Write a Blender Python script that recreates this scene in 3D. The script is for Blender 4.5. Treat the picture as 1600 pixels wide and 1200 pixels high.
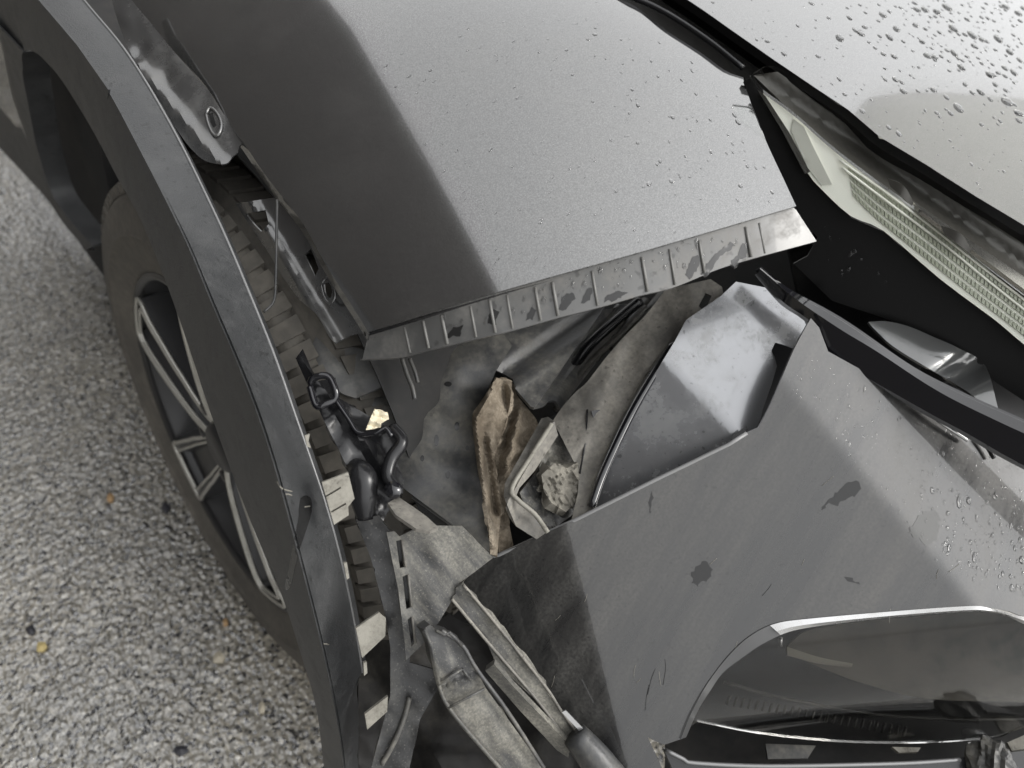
import bpy, bmesh, math, random
import numpy as np
from mathutils import Vector, Matrix
from mathutils.geometry import delaunay_2d_cdt
random.seed(7); rng = np.random.default_rng(7)
for o in list(bpy.data.objects): bpy.data.objects.remove(o)
S = bpy.context.scene; COL = S.collection

# ---------------------------------------------------------------- camera
CP = np.array([-0.2489, -0.667, 1.2037]); YAW, PITCH, ROLL, FPX = 0.8788, 0.7684, 0.2437, 1233.6
fw = np.array([math.sin(YAW)*math.cos(PITCH), math.cos(YAW)*math.cos(PITCH), -math.sin(PITCH)])
r0 = np.cross(fw, [0, 0, 1]); r0 /= np.linalg.norm(r0); u0 = np.cross(r0, fw)
rt = r0*math.cos(ROLL)+u0*math.sin(ROLL); up = -r0*math.sin(ROLL)+u0*math.cos(ROLL)
cam = bpy.data.cameras.new('camera'); cam.sensor_width = 36; cam.lens = FPX/1600*36
cam.clip_start = .01; cam.clip_end = 2000
cam.dof.use_dof = True; cam.dof.focus_distance = .72; cam.dof.aperture_fstop = 4.2
co = bpy.data.objects.new('camera', cam); COL.objects.link(co)
m = Matrix.Identity(4)
for i in range(3): m[i][0] = rt[i]; m[i][1] = up[i]; m[i][2] = -fw[i]; m[i][3] = CP[i]
co.matrix_world = m; S.camera = co

# ---------------------------------------------------------------- sky, sun, exposure
SUN_EL, SUN_AZ = math.radians(34), math.radians(140)      # azimuth from +Y towards +X
W = bpy.data.worlds.new('World'); S.world = W; W.use_nodes = True
nt = W.node_tree; bg = nt.nodes['Background']
sky = nt.nodes.new('ShaderNodeTexSky'); sky.sky_type = 'NISHITA'; sky.sun_disc = False
sky.sun_elevation = SUN_EL; sky.sun_rotation = SUN_AZ; sky.air_density = 1.6; sky.dust_density = 1.0; sky.ozone_density = 1
hs = nt.nodes.new('ShaderNodeHueSaturation'); hs.inputs['Saturation'].default_value = .03
nt.links.new(sky.outputs[0], hs.inputs['Color'])
# overcast: brighter overhead than at the horizon (1+2 sin el)/3
tcw = nt.nodes.new('ShaderNodeTexCoord'); sx = nt.nodes.new('ShaderNodeSeparateXYZ'); mr = nt.nodes.new('ShaderNodeMapRange'); mm = nt.nodes.new('ShaderNodeVectorMath'); mm.operation = 'SCALE'
nt.links.new(tcw.outputs['Generated'], sx.inputs[0]); nt.links.new(sx.outputs[2], mr.inputs[0]); mr.inputs[3].default_value = .5; mr.inputs[4].default_value = 2.2
nt.links.new(hs.outputs[0], mm.inputs[0]); nt.links.new(mr.outputs[0], mm.inputs['Scale']); nt.links.new(mm.outputs[0], bg.inputs[0])
bg.inputs[1].default_value = .12
sl = bpy.data.lights.new('sun', 'SUN'); sl.energy = .6; sl.angle = math.radians(20); sl.color = (1, .96, .9)
so = bpy.data.objects.new('sun', sl); COL.objects.link(so)
sd = Vector((math.sin(SUN_AZ)*math.cos(SUN_EL), math.cos(SUN_AZ)*math.cos(SUN_EL), math.sin(SUN_EL)))
so.rotation_euler = sd.to_track_quat('Z', 'Y').to_euler(); so.location = sd*20
S.view_settings.view_transform = 'Standard'; S.view_settings.look = 'None'
S.view_settings.gamma = 1; S.view_settings.exposure = 1.35; S.view_settings.use_curve_mapping = False

# ---------------------------------------------------------------- materials
def mat(name, col, rough=.5, metal=0., coat=0., dust=None, dcol=(.28, .26, .22), dscale=14, bump=0., bscale=400,
        rvar=.0, trans=0., ior=1.45, spec=.5, coatr=.05, streak=None, flake=0., thr=(.48, .62), speck=0., scol=(.3, .29, .26), sscale=420, sthr=(.66, .72)):
    M = bpy.data.materials.new(name); M.use_nodes = True; t = M.node_tree; N = t.nodes; L = t.links
    b = N['Principled BSDF']; b.inputs['Base Color'].default_value = (*col, 1)
    b.inputs['Roughness'].default_value = rough; b.inputs['Metallic'].default_value = metal
    b.inputs['Coat Weight'].default_value = coat; b.inputs['Coat Roughness'].default_value = coatr
    b.inputs['Transmission Weight'].default_value = trans; b.inputs['IOR'].default_value = ior
    b.inputs['Specular IOR Level'].default_value = spec
    tc = N.new('ShaderNodeTexCoord')
    src = tc.outputs['Object']
    if streak:
        sd_, k_ = Vector(streak[:3]).normalized(), streak[3]              # stretch the pattern along a direction
        dt = N.new('ShaderNodeVectorMath'); dt.operation = 'DOT_PRODUCT'; dt.inputs[1].default_value = sd_; L.new(src, dt.inputs[0])
        sc = N.new('ShaderNodeVectorMath'); sc.operation = 'SCALE'; sc.inputs[0].default_value = sd_*k_; L.new(dt.outputs['Value'], sc.inputs['Scale'])
        sb = N.new('ShaderNodeVectorMath'); sb.operation = 'SUBTRACT'; L.new(src, sb.inputs[0]); L.new(sc.outputs[0], sb.inputs[1]); ssrc = sb.outputs[0]
    else: ssrc = src
    if dust:
        n = N.new('ShaderNodeTexNoise'); n.inputs['Scale'].default_value = dscale; n.inputs['Detail'].default_value = 9
        n.inputs['Roughness'].default_value = .68; L.new(ssrc, n.inputs[0])
        r = N.new('ShaderNodeMapRange'); r.inputs[1].default_value = thr[0]; r.inputs[2].default_value = thr[1]; r.inputs[4].default_value = dust
        L.new(n.outputs[0], r.inputs[0])
        n2 = N.new('ShaderNodeTexNoise'); n2.inputs['Scale'].default_value = dscale*14; n2.inputs['Detail'].default_value = 5; L.new(src, n2.inputs[0])
        r2 = N.new('ShaderNodeMapRange'); r2.inputs[1].default_value = .35; r2.inputs[2].default_value = .65; r2.inputs[3].default_value = .45; L.new(n2.outputs[0], r2.inputs[0])
        mu = N.new('ShaderNodeMath'); mu.operation = 'MULTIPLY'; L.new(r.outputs[0], mu.inputs[0]); L.new(r2.outputs[0], mu.inputs[1])
        mx = N.new('ShaderNodeMix'); mx.data_type = 'RGBA'; mx.inputs[6].default_value = (*col, 1); mx.inputs[7].default_value = (*dcol, 1)
        L.new(mu.outputs[0], mx.inputs[0]); L.new(mx.outputs[2], b.inputs['Base Color'])
        rr = N.new('ShaderNodeMapRange'); rr.inputs[3].default_value = rough; rr.inputs[4].default_value = min(.9, rough+.4)
        L.new(mu.outputs[0], rr.inputs[0]); L.new(rr.outputs[0], b.inputs['Roughness'])
        if metal:
            rm = N.new('ShaderNodeMapRange'); rm.inputs[3].default_value = metal; rm.inputs[4].default_value = 0
            L.new(mu.outputs[0], rm.inputs[0]); L.new(rm.outputs[0], b.inputs['Metallic'])
        if coat:
            rm = N.new('ShaderNodeMapRange'); rm.inputs[3].default_value = coat; rm.inputs[4].default_value = coat*.3
            L.new(mu.outputs[0], rm.inputs[0]); L.new(rm.outputs[0], b.inputs['Coat Weight'])
    if speck:
        n = N.new('ShaderNodeTexNoise'); n.inputs['Scale'].default_value = sscale; n.inputs['Detail'].default_value = 2; L.new(src, n.inputs[0])
        r = N.new('ShaderNodeMapRange'); r.inputs[1].default_value = sthr[0]; r.inputs[2].default_value = sthr[1]; r.inputs[4].default_value = speck; L.new(n.outputs[0], r.inputs[0])
        mx = N.new('ShaderNodeMix'); mx.data_type = 'RGBA'; mx.inputs[7].default_value = (*scol, 1)
        if b.inputs['Base Color'].is_linked: L.new(b.inputs['Base Color'].links[0].from_socket, mx.inputs[6])
        else: mx.inputs[6].default_value = (*col, 1)
        L.new(r.outputs[0], mx.inputs[0]); L.new(mx.outputs[2], b.inputs['Base Color'])
    if flake:
        n = N.new('ShaderNodeTexNoise'); n.inputs['Scale'].default_value = 900; n.inputs['Detail'].default_value = 2; L.new(src, n.inputs[0])
        bp = N.new('ShaderNodeBump'); bp.inputs['Strength'].default_value = flake; bp.inputs['Distance'].default_value = .0006
        L.new(n.outputs[0], bp.inputs['Height']); L.new(bp.outputs[0], b.inputs['Normal'])
    elif bump:
        n = N.new('ShaderNodeTexNoise'); n.inputs['Scale'].default_value = bscale; n.inputs['Detail'].default_value = 6; L.new(src, n.inputs[0])
        bp = N.new('ShaderNodeBump'); bp.inputs['Strength'].default_value = bump; bp.inputs['Distance'].default_value = .001
        L.new(n.outputs[0], bp.inputs['Height']); L.new(bp.outputs[0], b.inputs['Normal'])
    return M
PAINT = mat('dark_grey_metallic_paint', (.14, .14, .139), .12, .85, 1., coatr=.02, flake=.05, dust=.05, dscale=9, speck=.6, scol=(.27, .27, .266), sscale=1100, sthr=(.42, .62))
BUMP = mat('dusty_bumper_paint', (.026, .026, .026), .25, .3, .9, coatr=.04, dust=.75, dcol=(.095, .092, .085), dscale=26, flake=.08, streak=(.68, .2, .68, .86), thr=(.38, .68), speck=.5, scol=(.012, .012, .012), sscale=220, sthr=(.66, .72))
TRIM = mat('textured_trim_plastic', (.033, .034, .035), .42, dust=.3, dcol=(.085, .085, .085), dscale=34, bump=.5, bscale=700, speck=.6, scol=(.012, .012, .012), sscale=170, sthr=(.62, .7))
LINER = mat('grey_liner_plastic', (.036, .037, .038), .36, dust=.9, dcol=(.17, .16, .135), dscale=14, bump=.25, bscale=260, thr=(.42, .68), speck=.4, scol=(.02, .02, .02), sscale=150)
DUSTY = mat('dusty_plastic', (.035, .035, .035), .40, dust=1., dcol=(.25, .238, .20), dscale=30, bump=.3, bscale=260, thr=(.40, .68), speck=.35, scol=(.30, .285, .24), sscale=700, sthr=(.62, .7), streak=(.2, -.88, -.43, .8))
TAN = mat('dusty_bracket_plastic', (.09, .086, .078), .5, dust=1., dcol=(.23, .216, .188), dscale=18, bump=.4, bscale=220, thr=(.38, .6), speck=.6, scol=(.05, .045, .04), sscale=140)
BLACK = mat('black_plastic', (.012, .012, .013), .25, bump=.05, bscale=200)
GLOSS = mat('gloss_black_plastic', (.008, .008, .01), .08, coat=.6)
DARK = mat('underbody_black', (.012, .012, .012), .8, dust=.4, dcol=(.05, .045, .04), dscale=12)
BRONZE = mat('dark_brown_grime', (.012, .011, .010), .7, dust=.6, dcol=(.06, .055, .045), dscale=16, bump=.5, bscale=120)
METAL = mat('painted_sheet_metal', (.14, .14, .14), .24, .8, .4, dust=.35, dcol=(.12, .115, .10), dscale=14)
FLANGE = mat('wet_flange_metal', (.10, .10, .098), .36, .25, .2, dust=.8, dcol=(.15, .145, .135), dscale=26, speck=.5, scol=(.02, .02, .02), sscale=90, sthr=(.64, .7))
RIBM = mat('flange_rib', (.16, .158, .15), .5)
STEEL = mat('bent_grey_beam', (.07, .07, .07), .45, .3, dust=.9, dcol=(.18, .172, .15), dscale=20, bump=.5, bscale=200)
CHROME = mat('chrome_strip', (.48, .48, .48), .24, .9, dust=.3, dscale=12)
TYRE = mat('dusty_rubber', (.06, .056, .05), .75, dust=.8, dcol=(.17, .155, .13), dscale=7, bump=.3, bscale=200, thr=(.3, .7))
RIMB = mat('wheel_dark_pocket', (.035, .035, .036), .3, .3)
RIMS = mat('machined_wheel_edge', (.5, .49, .45), .35, .7, dust=.5, dcol=(.2, .18, .15), dscale=20)
RAG = mat('brown_cloth', (.115, .095, .072), 1., spec=.05, dust=1., dcol=(.32, .275, .215), dscale=30, bump=.9, bscale=140, thr=(.40, .62))
CREAM = mat('cream_plastic', (.22, .21, .18), .6, dust=1., dcol=(.09, .083, .068), dscale=38, bump=.3, speck=.6, scol=(.05, .045, .04), sscale=170, thr=(.44, .66))
LENS = mat('clear_lens', (.98, .99, .98), .01, trans=1., ior=1.15)
SMOKE = mat('smoked_lamp_lens', (.55, .55, .54), .03, trans=1., ior=1.3)
DRL = mat('light_guide_white', (.88, .88, .80), .25)
CELL = mat('greenish_light_cell', (.42, .44, .35), .22, coat=.5)
REFL = mat('lamp_reflector', (.35, .34, .32), .2, .9)
BEZEL = mat('lamp_bezel', (.045, .043, .038), .35, .2)
VOID = mat('lamp_black', (.004, .004, .004), .35, spec=.15)
WATER = mat('water', (1, 1, 1), .0, trans=1., ior=1.33)
BOWL = mat('brown_lamp_bowl', (.085, .074, .058), .45, .2, dust=.9, dcol=(.035, .042, .04), dscale=5)
TANB = mat('tan_lamp_trim', (.26, .24, .19), .4)

# ---------------------------------------------------------------- survey helpers: a ray through the lens, met with a real surface
def ray(u, v):
    u = np.asarray(u, float); v = np.asarray(v, float)
    return fw+rt*((u-800)/FPX)[..., None]+up*((600-v)/FPX)[..., None]
def pt(u, v, t): return CP+ray(u, v)*np.asarray(t)[..., None]
def dep(u, v, ax, val):
    i = 'xyz'.index(ax); return (val-CP[i])/ray(u, v)[i]
class Plane:                        # inverse depth fitted through control points (order 1 = flat sheet)
    def __init__(s, ctrl, order=1, off=0.):
        A, B = [], []
        for c in ctrl:
            u, v = c[0], c[1]; t = c[2] if len(c) == 3 else dep(u, v, c[2], c[3])
            A.append(s.basis(np.array(float(u)), np.array(float(v)), order)); B.append(1/t)
        A = np.array(A); B = np.array(B); n = A.shape[1]
        reg = np.diag([1e-9]*3+[1e-4]*(n-3)) if n > 3 else np.eye(n)*1e-9
        s.k = np.linalg.solve(A.T@A+reg, A.T@B); s.o = order; s.off = off
    @staticmethod
    def basis(u, v, order):
        a = (u-800)/800; b = (v-600)/800
        l = [np.ones_like(a), a, b]
        if order > 1: l += [a*a, a*b, b*b]
        if order > 2: l += [a**3, a*a*b, a*b*b, b**3]
        return np.stack(l, -1)
    def depth(s, u, v): return 1/(s.basis(np.asarray(u, float), np.asarray(v, float), s.o)@s.k)+s.off
class Implicit:                     # first crossing of f(x,y,z)=0 (inside negative)
    def __init__(s, f, t0=.35, t1=2.2): s.f = f; s.t0 = t0; s.t1 = t1
    def depth(s, u, v):
        u = np.atleast_1d(np.asarray(u, float)); v = np.atleast_1d(np.asarray(v, float))
        ts = np.linspace(s.t0, s.t1, 400); d = ray(u, v)
        P = CP+d[..., None, :]*ts[:, None]
        F = s.f(P[..., 0], P[..., 1], P[..., 2])
        neg = F < 0; i = np.where(neg.any(-1), neg.argmax(-1), 399); i = np.clip(i, 1, 399)
        lo, hi = ts[i-1], ts[i]
        for _ in range(30):
            mid = (lo+hi)/2; Q = CP+d*mid[..., None]; g = s.f(Q[..., 0], Q[..., 1], Q[..., 2]) < 0
            hi = np.where(g, mid, hi); lo = np.where(g, lo, mid)
        return (lo+hi)/2
def crv(pts, n=6):                  # Catmull-Rom through points
    P = [np.array(p, float) for p in pts]; P = [2*P[0]-P[1]]+P+[2*P[-1]-P[-2]]; out = []
    for i in range(1, len(P)-2):
        for k in range(n):
            t = k/n; a, b, c, d = P[i-1:i+3]
            out.append(.5*(2*b+(c-a)*t+(2*a-5*b+4*c-d)*t*t+(3*b-a-3*c+d)*t**3))
    out.append(P[-2]); return [tuple(p) for p in out]
def inside(poly, u, v):
    p = np.array(poly); u = np.asarray(u); v = np.asarray(v); c = np.zeros(u.shape, bool); j = len(p)-1
    for i in range(len(p)):
        xi, yi = p[i]; xj, yj = p[j]
        if yi != yj: c ^= ((yi > v) != (yj > v)) & (u < (xj-xi)*(v-yi)/(yj-yi)+xi)
        j = i
    return c
def solid(V, F, th):                # give a sheet real thickness: back face and rim
    N_ = np.zeros_like(V)
    for f in F:
        a = V[f[1]]-V[f[0]]; b = V[f[2]]-V[f[0]]; n = np.cross(a, b)
        if len(f) == 4: n = n+np.cross(V[f[2]]-V[f[0]], V[f[3]]-V[f[0]])
        for i in f: N_[i] += n
    l = np.linalg.norm(N_, axis=1, keepdims=True); N_ = N_/np.where(l < 1e-15, 1, l)
    n0 = len(V); E_ = {}
    for f in F:
        for i in range(len(f)): E_[(f[i], f[(i+1) % len(f)])] = 1
    rim = [(b, a, a+n0, b+n0) for (a, b) in E_ if (b, a) not in E_]
    return np.concatenate([V, V-N_*th]), [tuple(f) for f in F]+[tuple(i+n0 for i in reversed(f)) for f in F]+rim
def finish(name, verts, faces, M, parent=None, thick=0., smooth=True, auto=None, bevel=0.):
    if thick: verts, faces = solid(np.array(verts, float), faces, thick)
    me = bpy.data.meshes.new(name); me.from_pydata([tuple(v) for v in verts], [], faces); me.update()
    me.materials.append(M)
    if smooth: me.polygons.foreach_set('use_smooth', [True]*len(me.polygons))
    o = bpy.data.objects.new(name, me); COL.objects.link(o)
    if parent is not None: attach(o, parent)
    if bevel:
        md = o.modifiers.new('bevel', 'BEVEL'); md.width = bevel; md.segments = 2; md.limit_method = 'ANGLE'; md.angle_limit = math.radians(40)
    if smooth and thick: me.set_sharp_from_angle(angle=math.radians(38))
    return o
def attach(o, parent):
    o.parent = parent; bpy_inv = PINV.get(parent.name)
    if bpy_inv is not None: o.matrix_parent_inverse = bpy_inv
PINV = {}
def dens(poly, step):
    out = []
    for a, b in zip(poly, poly[1:]+poly[:1]):
        a = np.array(a, float); b = np.array(b, float); n = max(1, int(np.linalg.norm(b-a)/step))
        out += [tuple(a+(b-a)*k/n) for k in range(n)]
    return out
def patch(name, poly, surf, M, parent=None, step=14, thick=.003, holes=(), bumpf=None, smooth=True, bevel=0.):
    poly = dens(poly, step); p = np.array(poly)
    lo, hi = p.min(0), p.max(0)
    gu, gv = np.meshgrid(np.arange(lo[0]+step*.5, hi[0], step), np.arange(lo[1]+step*.5, hi[1], step*.87))
    gu[1::2] += step*.5; gu = gu.ravel(); gv = gv.ravel()
    k = inside(poly, gu, gv)
    hs_ = [dens(h, step*.6) for h in holes]
    for h in hs_: k &= ~inside(h, gu, gv)
    gu, gv = gu[k], gv[k]
    allb = poly+[q for h in hs_ for q in h]; B = np.array(allb)
    if len(gu):
        dmin = np.full(len(gu), 1e9)
        for s_ in range(0, len(B), 200):
            dd = np.hypot(gu[:, None]-B[None, s_:s_+200, 0], gv[:, None]-B[None, s_:s_+200, 1]).min(1); dmin = np.minimum(dmin, dd)
        gu, gv = gu[dmin > step*.45], gv[dmin > step*.45]
    vs = [Vector(q) for q in allb]+[Vector((a, b)) for a, b in zip(gu, gv)]
    ed = []; s0 = 0
    for loop in [poly]+hs_:
        n = len(loop); ed += [(s0+i, s0+(i+1) % n) for i in range(n)]; s0 += n
    V, E_, F_, *_ = delaunay_2d_cdt(vs, ed, [], 0, 1e-5)
    V = np.array([tuple(q) for q in V])
    F = np.array([f for f in F_ if len(f) == 3]); c = V[F].mean(1)
    k = inside(poly, c[:, 0], c[:, 1])
    for h in hs_: k &= ~inside(h, c[:, 0], c[:, 1])
    F = F[k]
    d = surf.depth(V[:, 0], V[:, 1])
    if bumpf is not None: d = d+bumpf(V[:, 0], V[:, 1])
    P = pt(V[:, 0], V[:, 1], d)
    # orient to face the lens
    a = P[F[:, 1]]-P[F[:, 0]]; b = P[F[:, 2]]-P[F[:, 0]]; n = np.cross(a, b)
    flip = ((CP-P[F[:, 0]])*n).sum(1) < 0
    F[flip] = F[flip][:, ::-1]
    used = np.unique(F); mp = -np.ones(len(P), int); mp[used] = np.arange(len(used))
    return finish(name, P[used], mp[F].tolist(), M, parent, thick, smooth, bevel=bevel)
def resamp(P, n):
    P = np.array(P, float); s = np.r_[0, np.cumsum(np.linalg.norm(np.diff(P, axis=0), axis=1))]
    q = np.linspace(0, s[-1], n); return np.stack([np.interp(q, s, P[:, i]) for i in range(P.shape[1])], 1)
def loft(name, rails, M, parent=None, n=60, thick=.003, smooth=True):
    R_ = [resamp(crv(r, 5), n) for r in rails]; V = np.concatenate(R_); k = len(R_); F = []
    for j in range(k-1):
        for i in range(n-1): F.append((j*n+i, j*n+i+1, (j+1)*n+i+1, (j+1)*n+i))
    a = V[F[0][1]]-V[F[0][0]]; b = V[F[0][3]]-V[F[0][0]]
    if np.dot(np.cross(a, b), CP-V[F[0][0]]) < 0: F = [f[::-1] for f in F]
    return finish(name, V, F, M, parent, thick, smooth)
def tube(name, P, rad, M, parent=None, seg=10, n=None, flat=1.):
    P = np.array(P, float)
    if n: P = resamp(crv(P, 6), n)
    m_ = len(P); rads = np.full(m_, rad) if np.isscalar(rad) else np.interp(np.linspace(0, 1, m_), np.linspace(0, 1, len(rad)), rad)
    V = []; F = []
    ref = CP-P.mean(0); ref /= np.linalg.norm(ref)
    for i in range(m_):
        T = P[min(i+1, m_-1)]-P[max(i-1, 0)]; T /= np.linalg.norm(T)+1e-12
        A = np.cross(T, ref); A /= np.linalg.norm(A)+1e-12; Bn = np.cross(A, T)
        for k in range(seg):
            th = 2*math.pi*k/seg; V.append(P[i]+rads[i]*(A*math.cos(th)+Bn*math.sin(th)*flat))
    for i in range(m_-1):
        for k in range(seg): F.append((i*seg+k, i*seg+(k+1) % seg, (i+1)*seg+(k+1) % seg, (i+1)*seg+k))
    F.append(tuple(range(seg))[::-1]); F.append(tuple((m_-1)*seg+k for k in range(seg)))
    return finish(name, V, F, M, parent)
class Built:                        # depth of an already built mesh along a ray
    def __init__(s, *obs):
        from mathutils.bvhtree import BVHTree
        V = []; F = []
        for o in obs:
            k = len(V); V += [v.co.copy() for v in o.data.vertices]; F += [[i+k for i in p.vertices] for p in o.data.polygons]
        s.b = BVHTree.FromPolygons(V, F); s.last = .7
    def depth(s, u, v):
        u = np.asarray(u, float); v = np.asarray(v, float); sh = u.shape; out = []
        for a, b in zip(u.ravel(), v.ravel()):
            d = ray(a, b); l = np.linalg.norm(d); h = s.b.ray_cast(Vector(CP), Vector(d/l))
            if h[0] is not None: s.last = h[3]/l
            out.append(s.last)
        return np.array(out).reshape(sh)
def decal(name, poly, surf, M, parent, lift=.0006, step=6, th=.0005): return patch(name, poly, Lift(surf, lift), M, parent, step=step, thick=th)
class Lift:
    def __init__(s, q, l): s.q, s.l = q, l
    def depth(s, u, v): return s.q.depth(u, v)-s.l
def on(surf, pts, lift=0.):         # pixel polyline laid on a surface
    p = np.array(pts, float); return pt(p[:, 0], p[:, 1], surf.depth(p[:, 0], p[:, 1])-lift)
def empty(name, loc):
    o = bpy.data.objects.new(name, None); COL.objects.link(o); o.location = loc; PINV[name] = Matrix.Translation(loc).inverted(); return o
def tag(o, label=None, cat=None, group=None, kind=None):
    for k, v in (('label', label), ('category', cat), ('group', group), ('kind', kind)):
        if v: o[k] = v
    return o
def noise2(u, v, sc, seed=0, octv=3):
    r = np.random.default_rng(seed); out = np.zeros(np.shape(u))
    for o_ in range(octv):
        for _ in range(4):
            a = r.uniform(0, 6.28); ph = r.uniform(0, 6.28); f = 6.28/sc*2**o_*r.uniform(.6, 1.4)
            out += np.sin(f*(np.cos(a)*u+np.sin(a)*v)+ph)/2**o_/4
    return out

# ---------------------------------------------------------------- ground
def box(name, lo, hi, M, parent=None, bevel=0.):
    x0, y0, z0 = lo; x1, y1, z1 = hi
    V = [(x0, y0, z0), (x1, y0, z0), (x1, y1, z0), (x0, y1, z0), (x0, y0, z1), (x1, y0, z1), (x1, y1, z1), (x0, y1, z1)]
    F = [(0, 3, 2, 1), (4, 5, 6, 7), (0, 1, 5, 4), (1, 2, 6, 5), (2, 3, 7, 6), (3, 0, 4, 7)]
    return finish(name, V, F, M, parent, smooth=False, bevel=bevel)
def asphalt_mat():
    M = bpy.data.materials.new('wet_asphalt'); M.use_nodes = True; t = M.node_tree; N = t.nodes; L = t.links; b = N['Principled BSDF']
    tc = N.new('ShaderNodeTexCoord')
    v1 = N.new('ShaderNodeTexVoronoi'); v1.inputs['Scale'].default_value = 210; L.new(tc.outputs['Object'], v1.inputs[0])
    r1 = N.new('ShaderNodeValToRGB'); e = r1.color_ramp.elements
    e[0].position = 0; e[0].color = (.04, .039, .037, 1); e[1].position = 1; e[1].color = (.37, .35, .305, 1)
    x = e.new(.3); x.color = (.165, .158, .138, 1); x = e.new(.55); x.color = (.20, .19, .165, 1); x = e.new(.8); x.color = (.24, .227, .198, 1); x = e.new(.12); x.color = (.035, .035, .04, 1)
    s = N.new('ShaderNodeSeparateColor'); L.new(v1.outputs['Color'], s.inputs[0]); L.new(s.outputs[0], r1.inputs[0])
    n = N.new('ShaderNodeTexNoise'); n.inputs['Scale'].default_value = 3; n.inputs['Detail'].default_value = 6; L.new(tc.outputs['Object'], n.inputs[0])
    mx = N.new('ShaderNodeMix'); mx.data_type = 'RGBA'; mx.blend_type = 'MULTIPLY'; mx.inputs[0].default_value = .6
    r2 = N.new('ShaderNodeValToRGB'); r2.color_ramp.elements[0].position = .3; r2.color_ramp.elements[0].color = (.6, .6, .6, 1); r2.color_ramp.elements[1].position = .7; r2.color_ramp.elements[1].color = (1.15, 1.1, 1.0, 1)
    L.new(n.outputs[0], r2.inputs[0]); L.new(r1.outputs[0], mx.inputs[6]); L.new(r2.outputs[0], mx.inputs[7]); L.new(mx.outputs[2], b.inputs['Base Color'])
    rr = N.new('ShaderNodeMapRange'); rr.inputs[1].default_value = .35; rr.inputs[2].default_value = .65; rr.inputs[3].default_value = .05; rr.inputs[4].default_value = .24; L.new(n.outputs[0], rr.inputs[0]); L.new(rr.outputs[0], b.inputs['Roughness'])
    n3 = N.new('ShaderNodeTexNoise'); n3.inputs['Scale'].default_value = 260; n3.inputs['Detail'].default_value = 3; L.new(tc.outputs['Object'], n3.inputs[0])
    bp = N.new('ShaderNodeBump'); bp.inputs['Strength'].default_value = .5; bp.inputs['Distance'].default_value = .002; L.new(n3.outputs[0], bp.inputs['Height']); L.new(bp.outputs[0], b.inputs['Normal'])
    b.inputs['Specular IOR Level'].default_value = .5; b.inputs['Coat Weight'].default_value = 1; b.inputs['Coat Roughness'].default_value = .03; b.inputs['Coat IOR'].default_value = 2.0
    n4 = N.new('ShaderNodeTexNoise'); n4.inputs['Scale'].default_value = 110; n4.inputs['Detail'].default_value = 2; L.new(tc.outputs['Object'], n4.inputs[0])
    b2 = N.new('ShaderNodeBump'); b2.inputs['Strength'].default_value = 1; b2.inputs['Distance'].default_value = .0035; L.new(n4.outputs[0], b2.inputs['Height']); L.new(b2.outputs[0], b.inputs['Coat Normal'])
    return M
ASPH = asphalt_mat()
g = finish('ground', [(-300, -300, -.012), (300, -300, -.012), (300, 300, -.012), (-300, 300, -.012)], [(0, 1, 2, 3)], ASPH, smooth=False); tag(g, kind='structure')
def vor(P, cell, seed):             # F1 distance and height of random aggregate stones
    r = np.random.default_rng(seed); n = 4096; jx = r.random(n); jy = r.random(n); hh = r.random(n)
    ix = np.floor(P[:, 0]/cell).astype(int); iy = np.floor(P[:, 1]/cell).astype(int); best = np.full(len(P), 9.); H_ = np.zeros(len(P))
    for dx in (-1, 0, 1):
        for dy in (-1, 0, 1):
            cx, cy = ix+dx, iy+dy; h = (cx*73856093 ^ cy*19349663) % n
            d = np.hypot(P[:, 0]/cell-cx-jx[h], P[:, 1]/cell-cy-jy[h]); k = d < best; best = np.where(k, d, best); H_ = np.where(k, hh[h], H_)
    return best, H_
nx, ny = 560, 1000
X, Y = np.meshgrid(np.linspace(-.95, .10, nx), np.linspace(-.35, 1.75, ny)); P = np.stack([X.ravel(), Y.ravel()], 1)
d1, h1 = vor(P, .0085, 1); d2, h2 = vor(P, .0045, 2)
Z = .0024*np.clip(1-d1*1.15, 0, 1)**.6*(.35+h1)+.0010*np.clip(1-d2*1.2, 0, 1)*h2-.0035+.0012*noise2(P[:, 0], P[:, 1], .12, 5)
idx = np.arange(nx*ny).reshape(ny, nx)
F = np.stack([idx[:-1, :-1], idx[:-1, 1:], idx[1:, 1:], idx[1:, :-1]], -1).reshape(-1, 4)
g2 = finish('wet_asphalt', np.c_[P, Z], F.tolist(), ASPH); tag(g2, kind='structure')

# ---------------------------------------------------------------- the car
car = empty('damaged_car', (.85, 1.2, 0)); tag(car, 'dark grey crash-damaged car with torn bumper corner and loose wheel arch trim', 'car')
bpy.context.view_layer.update()

# body shape of wing and bonnet
def fender_f(x, y, z):
    ztop = .947-.38*np.clip(-y-.02, 0, 9)**2; zb = .70; xm = .46; a = .435; p = 2.1
    q = np.clip((xm-x)/a, 0, 9)**p+np.clip((z-zb)/(ztop-zb), 0, 9)**p-1
    return q
FEND = Implicit(fender_f)
def hood_f(x, y, z): return z-(.948+.10*(x-.42)-.05*np.clip(x-.42, 0, 9)**2-.27*np.clip(-y-.02, 0, 9)**2)
HOOD = Implicit(hood_f)
gap_edge = [(700, -150), (820, -72), (965, 0), (1000, 19), (1037, 49), (1094, 86), (1131, 113), (1161, 124)]
fl_edge = [(575, 519), (669, 490), (762, 461), (856, 434), (950, 408), (1000, 394), (1082, 370), (1150, 350), (1244, 322)]
fa_edge = [(575, 518), (552, 481), (511, 417), (474, 350), (435, 300), (412, 270), (382, 225), (360, 195), (322, 135), (277, 86), (205, 0), (90, -130)]
fr_edge = [(1244, 322), (1225, 281), (1202, 232), (1180, 180), (1161, 124)]
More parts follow.
